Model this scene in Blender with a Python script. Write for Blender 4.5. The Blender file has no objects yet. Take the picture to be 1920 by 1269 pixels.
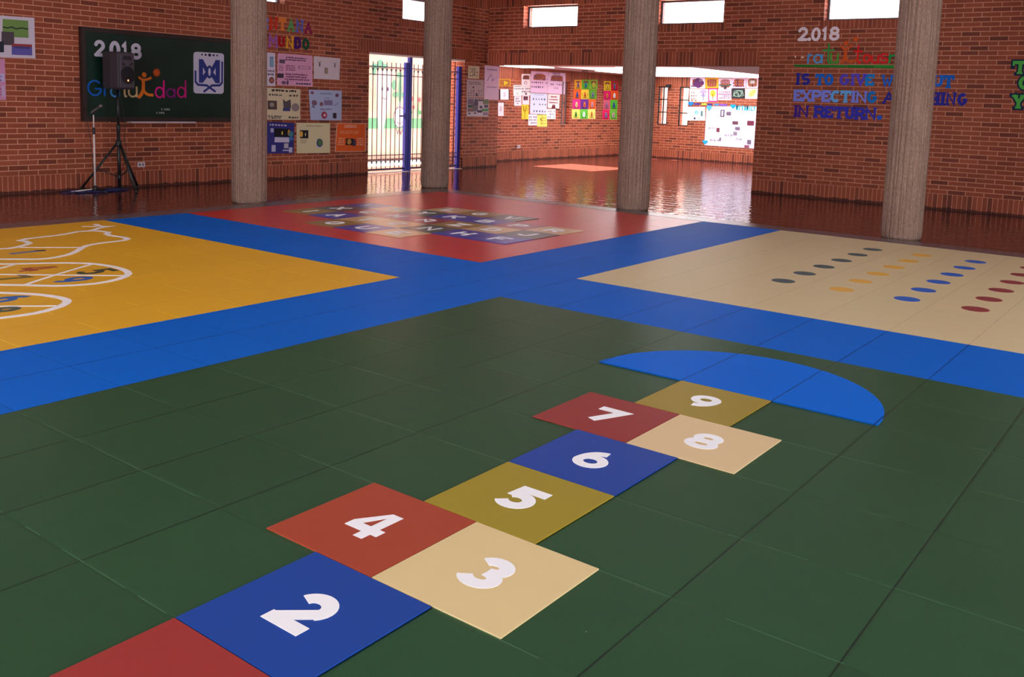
import bpy, bmesh, math, random
from mathutils import Vector, Matrix

C = bpy.context.scene.collection
SC = bpy.context.scene
R = random.Random(7)

# ------------------------------------------------------------------ camera
cam_d = bpy.data.cameras.new('camera')
cam = bpy.data.objects.new('camera', cam_d); C.objects.link(cam)
SC.camera = cam
cam_d.sensor_width = 36.0
cam_d.lens = 1749.83 / 1920 * 36.0
cam_d.shift_x = (960 - 973.38) / 1920
cam_d.shift_y = (408.96 - 634.5) / 1920
cam_d.clip_start = 0.05
rt = Vector((0.60319343, -0.79690636, 0.0331352))
dn = Vector((-0.07967425, -0.10153897, -0.99163595))
fw = Vector((0.7936055, 0.59550827, -0.12474056))
m = Matrix(((rt.x, -dn.x, -fw.x), (rt.y, -dn.y, -fw.y), (rt.z, -dn.z, -fw.z)))
cam.matrix_world = Matrix.Translation((-1.38, -1.925, 1.456)) @ m.to_4x4()

# ------------------------------------------------------------------ world, sun, daylight, exposure
SC.view_settings.view_transform = 'Standard'
SC.view_settings.look = 'None'
SC.view_settings.exposure = 0.46
SC.view_settings.gamma = 1.0
SC.view_settings.use_curve_mapping = False
w = bpy.data.worlds.new('sky'); SC.world = w; w.use_nodes = True
bg = w.node_tree.nodes['Background']
bg.inputs[0].default_value = (0.93, 0.97, 1.0, 1)
bg.inputs[1].default_value = 3.4

def sun_light(direction, strength):
    d = bpy.data.lights.new('sun', 'SUN'); d.energy = strength; d.angle = math.radians(0.6)
    d.color = (1.0, 0.93, 0.82)
    o = bpy.data.objects.new('sun', d); C.objects.link(o)
    o.rotation_euler = Vector(direction).to_track_quat('-Z', 'Y').to_euler(); o.location = (5, 0, 20)
sun_light((-1.1, -0.2, -2.27), 95.0)

def area(name, loc, direction, sx, sy, radiance, col=(.90, .97, 1)):
    d = bpy.data.lights.new(name, 'AREA'); d.shape = 'RECTANGLE'; d.size = sx; d.size_y = sy
    d.energy = radiance * math.pi * sx * sy; d.color = col
    o = bpy.data.objects.new(name, d); C.objects.link(o)
    o.location = loc; o.rotation_euler = Vector(direction).to_track_quat('-Z', 'Y').to_euler()
    return o
area('roof_daylight', (4.5, 2.75, 4.55), (0, 0, -1), 9.4, 9.4, 0.25)               # under the translucent roof over the play square
area('rear_opening_fill', (-4.9, 2.5, 1.05), (1, 0, 0), 1.9, 12.0, 5.2)         # added fill light in an unseen opening behind the camera
area('side_opening_fill', (3.0, -5.2, 1.05), (0, 1, 0), 12.0, 1.9, 0.9)         # added fill light in an unseen opening right of the camera
area('annex_daylight', (19.2, 9.0, 2.2), (0, 0, -1), 4.6, 3.2, 1.6, (.96, .98, 1))                 # rooflight of the room behind the opening
area('annex_side_fill', (18.0, 3.7, 1.4), (0, 1, 0), 6.0, 1.8, 1.15, (.96, .98, 1))             # added fill light inside that room, no glazing beside it

# ------------------------------------------------------------------ materials
def lin(c):
    return tuple((x / 255 / 12.92 if x / 255 <= 0.04045 else ((x / 255 + 0.055) / 1.055) ** 2.4) for x in c)
MC = {}
def mat(name, col, rough=0.7, spec=0.3, metal=0.0, noise=None, bump=None, emit=0.0):
    if name in MC: return MC[name]
    m = bpy.data.materials.new(name); m.use_nodes = True; MC[name] = m
    nt = m.node_tree; b = nt.nodes['Principled BSDF']
    b.inputs['Roughness'].default_value = rough; b.inputs['Metallic'].default_value = metal
    b.inputs['Specular IOR Level'].default_value = spec
    c = lin(col); b.inputs['Base Color'].default_value = (*c, 1)
    tc = nt.nodes.new('ShaderNodeTexCoord')
    if noise:
        n = nt.nodes.new('ShaderNodeTexNoise'); n.inputs['Scale'].default_value = noise[0]; n.inputs['Detail'].default_value = 4
        nt.links.new(tc.outputs['Object'], n.inputs['Vector'])
        r = nt.nodes.new('ShaderNodeValToRGB'); a = noise[1]
        r.color_ramp.elements[0].position = 0.3; r.color_ramp.elements[1].position = 0.7
        r.color_ramp.elements[0].color = (*[x * (1 - a) for x in c], 1); r.color_ramp.elements[1].color = (*[min(1, x * (1 + a)) for x in c], 1)
        nt.links.new(n.outputs['Fac'], r.inputs['Fac']); nt.links.new(r.outputs['Color'], b.inputs['Base Color'])
    if bump:
        n2 = nt.nodes.new('ShaderNodeTexNoise'); n2.inputs['Scale'].default_value = bump[0]; n2.inputs['Detail'].default_value = 5
        nt.links.new(tc.outputs['Object'], n2.inputs['Vector'])
        bp = nt.nodes.new('ShaderNodeBump'); bp.inputs['Strength'].default_value = bump[1]; bp.inputs['Distance'].default_value = bump[2]
        nt.links.new(n2.outputs['Fac'], bp.inputs['Height']); nt.links.new(bp.outputs['Normal'], b.inputs['Normal'])
    if emit:
        b.inputs['Emission Color'].default_value = (1, 1, 1, 1); b.inputs['Emission Strength'].default_value = emit
    return m
def cm(col, rough=0.75, spec=0.2):
    return mat('paint_%d_%d_%d_%d' % (*col, int(rough * 100)), col, rough, spec)

class NB:
    """small helper to write node maths"""
    def __init__(s, name):
        s.m = bpy.data.materials.new(name); s.m.use_nodes = True; s.nt = s.m.node_tree
        s.b = s.nt.nodes['Principled BSDF']; s.tc = s.nt.nodes.new('ShaderNodeTexCoord')
        MC[name] = s.m
    def n(s, t, **kw):
        x = s.nt.nodes.new(t)
        for k, v in kw.items(): setattr(x, k, v)
        return x
    def l(s, a, b): s.nt.links.new(a, b)
    def math(s, op, a, b=None, c=None):
        x = s.n('ShaderNodeMath', operation=op)
        for i, v in enumerate((a, b, c)):
            if v is None: continue
            if isinstance(v, (int, float)): x.inputs[i].default_value = v
            else: s.l(v, x.inputs[i])
        return x.outputs[0]
    def mix(s, f, a, b):
        x = s.n('ShaderNodeMix', data_type='RGBA')
        for k, v in ((0, f), (6, a), (7, b)):
            if isinstance(v, tuple): x.inputs[k].default_value = (*v, 1) if len(v) == 3 else v
            elif isinstance(v, (int, float)): x.inputs[k].default_value = v
            else: s.l(v, x.inputs[k])
        return x.outputs[2]
    def noise(s, vec, scale, detail=4, rough=0.5):
        x = s.n('ShaderNodeTexNoise'); x.inputs['Scale'].default_value = scale; x.inputs['Detail'].default_value = detail
        x.inputs['Roughness'].default_value = rough
        s.l(vec, x.inputs['Vector']); return x.outputs['Fac']
    def bump(s, h, strength, dist, normal=None):
        x = s.n('ShaderNodeBump'); x.inputs['Strength'].default_value = strength; x.inputs['Distance'].default_value = dist
        s.l(h, x.inputs['Height'])
        if normal is not None: s.l(normal, x.inputs['Normal'])
        return x.outputs['Normal']

def brick_mat(name, soldier=False):
    dark = 1.0
    k = NB(name)
    sep = k.n('ShaderNodeSeparateXYZ'); k.l(k.tc.outputs['Object'], sep.inputs[0])
    ge = k.n('ShaderNodeNewGeometry'); sn = k.n('ShaderNodeSeparateXYZ'); k.l(ge.outputs['True Normal'], sn.inputs[0])
    ax = k.math('GREATER_THAN', k.math('ABSOLUTE', sn.outputs[0]), 0.7)       # face looks along X
    az = k.math('GREATER_THAN', k.math('ABSOLUTE', sn.outputs[2]), 0.7)
    mx = k.n('ShaderNodeMix', data_type='FLOAT'); k.l(ax, mx.inputs[0]); k.l(sep.outputs[0], mx.inputs[2]); k.l(sep.outputs[1], mx.inputs[3])
    mz = k.n('ShaderNodeMix', data_type='FLOAT'); k.l(az, mz.inputs[0]); k.l(sep.outputs[2], mz.inputs[2]); k.l(sep.outputs[1], mz.inputs[3])
    u, v = mx.outputs[0], mz.outputs[0]
    cmb = k.n('ShaderNodeCombineXYZ')
    bt = k.n('ShaderNodeTexBrick')
    bt.inputs['Scale'].default_value = 1.0
    bt.inputs['Mortar Smooth'].default_value = 0.25
    bt.inputs['Bias'].default_value = 0.0
    if soldier:
        k.l(v, cmb.inputs[0]); k.l(u, cmb.inputs[1]); bt.offset = 0.0
        bt.inputs['Brick Width'].default_value = 20.0; bt.inputs['Row Height'].default_value = 0.0705
        bt.inputs['Mortar Size'].default_value = 0.0045
        v0 = k.math('ADD', v, 5.0); k.l(v0, cmb.inputs[0])
    else:
        k.l(u, cmb.inputs[0]); k.l(k.math('SUBTRACT', v, 0.24), cmb.inputs[1]); bt.offset = 0.5
        bt.inputs['Brick Width'].default_value = 0.258; bt.inputs['Row Height'].default_value = 0.0705
        bt.inputs['Mortar Size'].default_value = 0.0066
    k.l(cmb.outputs[0], bt.inputs['Vector'])
    bt.inputs['Color1'].default_value = (0, 0, 0, 1); bt.inputs['Color2'].default_value = (1, 1, 1, 1); bt.inputs['Mortar'].default_value = (0.5, 0.5, 0.5, 1)
    # per brick random value -> fired colour
    rp = k.n('ShaderNodeValToRGB'); cr = rp.color_ramp
    cr.elements[0].position = 0.0; cr.elements[0].color = (*lin((100, 48, 34)), 1)
    cr.elements[1].position = 1.0; cr.elements[1].color = (*lin((164, 84, 57)), 1)
    e = cr.elements.new(0.07); e.color = (*lin((112, 54, 38)), 1)
    e = cr.elements.new(0.2); e.color = (*lin((140, 68, 46)), 1)
    e = cr.elements.new(0.7); e.color = (*lin((152, 75, 51)), 1)
    k.l(bt.outputs['Color'], rp.inputs['Fac'])
    nz = k.noise(k.tc.outputs['Object'], 2.2, 5)
    nz2 = k.noise(k.tc.outputs['Object'], 60, 3)
    c1 = k.mix(k.math('MULTIPLY', nz2, 0.35), rp.outputs['Color'], tuple(x * dark for x in lin((120, 58, 44))))
    mo = k.mix(bt.outputs['Fac'], c1, tuple(x * dark for x in lin((198, 134, 108))))
    hs = k.n('ShaderNodeHueSaturation'); k.l(mo, hs.inputs['Color'])
    k.l(k.math('ADD', k.math('MULTIPLY', nz, 0.5), 0.75), hs.inputs['Value'])
    out = hs.outputs[0]
    if soldier:                                          # contact shadow and mop grime painted along the foot of the wall
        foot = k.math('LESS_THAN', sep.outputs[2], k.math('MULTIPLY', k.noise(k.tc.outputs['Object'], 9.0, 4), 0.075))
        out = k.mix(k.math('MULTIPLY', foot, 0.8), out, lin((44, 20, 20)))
    k.l(out, k.b.inputs['Base Color'])
    k.b.inputs['Roughness'].default_value = 0.62; k.b.inputs['Specular IOR Level'].default_value = 0.25
    h = k.math('SUBTRACT', k.math('MULTIPLY', nz2, 0.3), bt.outputs['Fac'])
    k.l(k.bump(h, 0.5, 0.006), k.b.inputs['Normal'])
    return k.m
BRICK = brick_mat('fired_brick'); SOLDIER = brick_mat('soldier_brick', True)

def rubber(name, col, var=0.10, light_joint=False, rough=0.40, spec=0.18, joints=True, seam=1.0):
    k = NB(name); c = lin(col); k.m.diffuse_color = (*c, 1)
    o = k.tc.outputs['Object']
    sep = k.n('ShaderNodeSeparateXYZ'); k.l(o, sep.inputs[0])
    dx = k.math('PINGPONG', k.math('ADD', sep.outputs[0], 20.0), 0.25)
    dy = k.math('PINGPONG', k.math('ADD', sep.outputs[1], 20.25), 0.25)
    nz = k.noise(o, 1.3, 5); fine = k.noise(o, 260, 2); mid = k.noise(o, 9, 6)
    # per tile value
    fx = k.math('FLOOR', k.math('MULTIPLY', sep.outputs[0], 2.0)); fy = k.math('FLOOR', k.math('MULTIPLY', k.math('ADD', sep.outputs[1], 20.25), 2.0))
    cb = k.n('ShaderNodeCombineXYZ'); k.l(fx, cb.inputs[0]); k.l(fy, cb.inputs[1])
    wn = k.n('ShaderNodeTexWhiteNoise'); k.l(cb.outputs[0], wn.inputs['Vector'])
    val = k.math('ADD', 1 - var, k.math('MULTIPLY', k.math('ADD', k.math('ADD', nz, mid), k.math('MULTIPLY', wn.outputs['Value'], 0.7 if joints else 0.0)), 0.85 * var))
    hs = k.n('ShaderNodeHueSaturation'); hs.inputs['Color'].default_value = (*c, 1); k.l(val, hs.inputs['Value'])
    col1 = hs.outputs[0]
    # worn pale specks
    sp = k.n('ShaderNodeTexVoronoi'); sp.inputs['Scale'].default_value = 7.0; sp.inputs['Randomness'].default_value = 1.0; k.l(o, sp.inputs['Vector'])
    spm = k.math('MULTIPLY', k.math('LESS_THAN', sp.outputs['Distance'], 0.020), 0.55)
    col1 = k.mix(spm, col1, tuple(min(1, x * 0.5 + 0.25) for x in c))
    if joints:
        wav = k.math('MULTIPLY', k.math('SUBTRACT', mid, 0.5), 0.004)
        my = k.math('LESS_THAN', k.math('ADD', dy, wav), 0.0030)
        mxx = k.math('LESS_THAN', k.math('ADD', dx, wav), 0.0018)
        patch = k.math('GREATER_THAN', k.noise(o, 2.3, 2), 0.50)
        col1 = k.mix(k.math('MULTIPLY', my, seam), col1, tuple(x * 0.25 for x in c))
        if light_joint:
            col1 = k.mix(k.math('MULTIPLY', k.math('MULTIPLY', mxx, patch), 0.75), col1, tuple(min(1, x * 2.2 + 0.03) for x in c))
        else:
            col1 = k.mix(k.math('MULTIPLY', mxx, 0.6 * seam), col1, tuple(x * 0.4 for x in c))
        gx = k.math('MINIMUM', k.math('DIVIDE', dx, 0.012), 1.0); gy = k.math('MINIMUM', k.math('DIVIDE', dy, 0.012), 1.0)
        groove = k.math('MULTIPLY', gx, gy)
    k.l(col1, k.b.inputs['Base Color'])
    k.b.inputs['Roughness'].default_value = rough; k.b.inputs['Specular IOR Level'].default_value = spec
    nrm = k.bump(fine, 0.10, 0.002)
    nrm = k.bump(k.noise(o, 3.0, 2), 0.06, 0.03, nrm)
    if joints: nrm = k.bump(groove, 0.35 * seam, 0.003, nrm)
    k.l(nrm, k.b.inputs['Normal'])
    return k.m

def floor_mat():
    k = NB('polished_brown_tile'); o = k.tc.outputs['Object']
    sep = k.n('ShaderNodeSeparateXYZ'); k.l(o, sep.inputs[0])
    d = k.math('MINIMUM', k.math('PINGPONG', k.math('ADD', sep.outputs[0], 20.0), 0.15), k.math('PINGPONG', k.math('ADD', sep.outputs[1], 20.0), 0.15))
    nz = k.noise(o, 1.7, 5)
    base = k.mix(nz, lin((70, 31, 27)), lin((98, 46, 39)))
    base = k.mix(k.math('MULTIPLY', k.math('LESS_THAN', d, 0.004), 0.5), base, lin((60, 26, 24)))
    k.l(base, k.b.inputs['Base Color'])
    k.b.inputs['Roughness'].default_value = 0.07; k.b.inputs['Specular IOR Level'].default_value = 0.45
    n1 = k.bump(k.noise(o, 5.5, 3), 0.36, 0.022)
    n1 = k.bump(k.noise(o, 17.0, 2), 0.14, 0.008, n1)
    n1 = k.bump(k.math('MINIMUM', k.math('DIVIDE', d, 0.012), 1.0), 0.25, 0.003, n1)
    k.l(n1, k.b.inputs['Normal'])
    return k.m
FLOOR = floor_mat()

def concrete_mat():
    k = NB('board_marked_concrete'); o = k.tc.outputs['Object']
    mp = k.n('ShaderNodeMapping'); mp.inputs['Scale'].default_value = (42, 42, 1.1); k.l(o, mp.inputs['Vector'])
    streak = k.noise(mp.outputs[0], 1.0, 3)
    blot = k.noise(o, 4.0, 6); fine = k.noise(o, 90, 4)
    c = k.mix(blot, lin((150, 116, 102)), lin((182, 148, 132)))
    c = k.mix(k.math('MULTIPLY', k.math('SUBTRACT', 1.0, k.math('MULTIPLY', streak, 1.0)), 0.5), c, lin((96, 76, 66)))
    mp2 = k.n('ShaderNodeMapping'); mp2.inputs['Scale'].default_value = (60, 60, 26); k.l(o, mp2.inputs['Vector'])
    sp2 = k.noise(mp2.outputs[0], 1.0, 4, 0.7)
    c = k.mix(k.math('MULTIPLY', k.math('GREATER_THAN', sp2, 0.57), 0.25), c, lin((196, 172, 156)))
    c = k.mix(k.math('MULTIPLY', k.math('LESS_THAN', sp2, 0.42), 0.34), c, lin((88, 68, 60)))
    vo = k.n('ShaderNodeTexVoronoi'); vo.inputs['Scale'].default_value = 22; k.l(o, vo.inputs['Vector'])
    pit = k.math('LESS_THAN', vo.outputs['Distance'], 0.11)
    gate = k.math('GREATER_THAN', k.noise(o, 7.0, 2), 0.52)
    pit = k.math('MULTIPLY', pit, gate)
    c = k.mix(k.math('MULTIPLY', pit, 0.7), c, lin((92, 70, 62)))
    k.l(c, k.b.inputs['Base Color']); k.b.inputs['Roughness'].default_value = 0.85; k.b.inputs['Specular IOR Level'].default_value = 0.2
    h = k.math('ADD', k.math('ADD', k.math('MULTIPLY', streak, 1.0), k.math('MULTIPLY', fine, 0.35)), k.math('MULTIPLY', pit, -0.5))
    k.l(k.bump(h, 1.0, 0.03), k.b.inputs['Normal'])
    return k.m
CONCRETE = concrete_mat()
KERB = mat('kerb_stone', (92, 80, 86), 0.25, 0.5, noise=(6, .2), bump=(40, .2, .004))
WHITE = mat('white_plaster', (240, 226, 226), 0.8, 0.2, noise=(3, .03))
BLACKP = mat('black_plastic', (34, 32, 36), 0.5, 0.35, bump=(300, .15, .001))
BLACKM = mat('black_metal', (26, 24, 28), 0.4, 0.5)
GREYP = mat('grey_speaker_shell', (58, 49, 57), 0.55, 0.3, bump=(260, .2, .001))
CHROME = mat('pale_steel_tube', (214, 198, 198), 0.35, 0.5, metal=0.0)
BLUEM = mat('blue_gate_paint', (34, 44, 160), 0.4, 0.5)
IRON = mat('dark_gate_iron', (74, 62, 92), 0.5, 0.4)
ALU = mat('bronze_aluminium', (96, 80, 84), 0.4, 0.5)
def glass_mat():
    m = bpy.data.materials.new('window_glass'); m.use_nodes = True; nt = m.node_tree; nt.nodes.clear()
    o = nt.nodes.new('ShaderNodeOutputMaterial'); t = nt.nodes.new('ShaderNodeBsdfTransparent'); g = nt.nodes.new('ShaderNodeBsdfGlossy')
    g.inputs['Roughness'].default_value = 0.03; t.inputs[0].default_value = (.96, .97, .98, 1)
    mx = nt.nodes.new('ShaderNodeMixShader'); mx.inputs[0].default_value = 0.05
    nt.links.new(t.outputs[0], mx.inputs[1]); nt.links.new(g.outputs[0], mx.inputs[2]); nt.links.new(mx.outputs[0], o.inputs[0])
    return m
GLASS = glass_mat()

# ------------------------------------------------------------------ mesh helpers
def quad_box(bm, x0, y0, z0, x1, y1, z1):
    x0, x1 = min(x0, x1), max(x0, x1); y0, y1 = min(y0, y1), max(y0, y1); z0, z1 = min(z0, z1), max(z0, z1)
    v = [bm.verts.new(p) for p in ((x0, y0, z0), (x1, y0, z0), (x1, y1, z0), (x0, y1, z0), (x0, y0, z1), (x1, y0, z1), (x1, y1, z1), (x0, y1, z1))]
    for f in ((0, 3, 2, 1), (4, 5, 6, 7), (0, 1, 5, 4), (1, 2, 6, 5), (2, 3, 7, 6), (3, 0, 4, 7)): bm.faces.new([v[i] for i in f])
def tube(bm, pts, r, n=10, cap=True):
    pts = [Vector(p) for p in pts]; rings = []; rr = r if isinstance(r, (list, tuple)) else [r] * len(pts)
    ref = None
    for i, p in enumerate(pts):
        d = (pts[min(i + 1, len(pts) - 1)] - pts[max(i - 1, 0)]).normalized()
        if ref is None: ref = Vector((0, 0, 1)) if abs(d.z) < 0.9 else Vector((1, 0, 0))
        s = d.cross(ref).normalized(); t = s.cross(d).normalized(); ref = t
        rings.append([bm.verts.new(p + (s * math.cos(a) + t * math.sin(a)) * rr[i]) for a in [2 * math.pi * j / n for j in range(n)]])
    for a, b in zip(rings, rings[1:]):
        for j in range(n): bm.faces.new((a[j], a[(j + 1) % n], b[(j + 1) % n], b[j]))
    if cap: bm.faces.new(rings[0][::-1]); bm.faces.new(rings[-1])
def lathe(bm, prof, n=32, c=(0, 0)):
    rings = [[bm.verts.new((c[0] + r * math.cos(2 * math.pi * j / n), c[1] + r * math.sin(2 * math.pi * j / n), z)) for j in range(n)] for r, z in prof]
    for a, b in zip(rings, rings[1:]):
        for j in range(n): bm.faces.new((a[j], a[(j + 1) % n], b[(j + 1) % n], b[j]))
    bm.faces.new(rings[0][::-1]); bm.faces.new(rings[-1])
class Strip:
    """a stroke of constant width as one connected band: left and right edge points"""
    def __init__(s, l, r, closed): s.l, s.r, s.closed = l, r, closed
def prism(bm, poly, fn, d0, d1):
    """poly: convex 2-D outline or a Strip; fn(a, b, depth) -> 3-D"""
    if isinstance(poly, Strip):
        n = len(poly.l); q = [[bm.verts.new(fn(*p, d)) for p in side] for d in (d0, d1) for side in (poly.l, poly.r)]
        for i in range(n if poly.closed else n - 1):
            j = (i + 1) % n
            bm.faces.new((q[0][i], q[0][j], q[1][j], q[1][i])); bm.faces.new((q[2][i], q[3][i], q[3][j], q[2][j]))
            bm.faces.new((q[0][i], q[2][i], q[2][j], q[0][j])); bm.faces.new((q[1][i], q[1][j], q[3][j], q[3][i]))
        if not poly.closed:
            for i in (0, n - 1): bm.faces.new((q[0][i], q[1][i], q[3][i], q[2][i]))
        return
    f = [bm.verts.new(fn(a, b, d1)) for a, b in poly]; k = [bm.verts.new(fn(a, b, d0)) for a, b in poly]; n = len(poly)
    bm.faces.new(f); bm.faces.new(k[::-1])
    for i in range(n): bm.faces.new((f[i], k[i], k[(i + 1) % n], f[(i + 1) % n]))
def link(name, bm, m, parent=None, smooth=False, bevel=0):
    bmesh.ops.recalc_face_normals(bm, faces=bm.faces)
    me = bpy.data.meshes.new(name); bm.to_mesh(me); bm.free()
    o = bpy.data.objects.new(name, me); C.objects.link(o)
    for q in (m if isinstance(m, list) else [m]): me.materials.append(q)
    if smooth:
        for p in me.polygons: p.use_smooth = True
    if bevel:
        b = o.modifiers.new('edge', 'BEVEL'); b.width = bevel; b.segments = 2; b.limit_method = 'ANGLE'
    if parent:
        o.parent = parent
        o.matrix_parent_inverse = Matrix.LocRotScale(parent.location, parent.rotation_euler, None).inverted()
    return o
def tag(o, label, cat, group=None, kind=None):
    o['label'] = label; o['category'] = cat
    if group: o['group'] = group
    if kind: o['kind'] = kind
    return o
def empty(name, loc, label, cat, group=None):
    o = bpy.data.objects.new(name, None); C.objects.link(o); o.location = loc
    return tag(o, label, cat, group)
def boxobj(name, b, m, parent=None, bevel=0):
    bm = bmesh.new(); quad_box(bm, *b); return link(name, bm, m, parent, bevel=bevel)
def tubeobj(name, pts, r, m, parent=None, n=10):
    bm = bmesh.new(); tube(bm, pts, r, n); return link(name, bm, m, parent, smooth=True)

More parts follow.
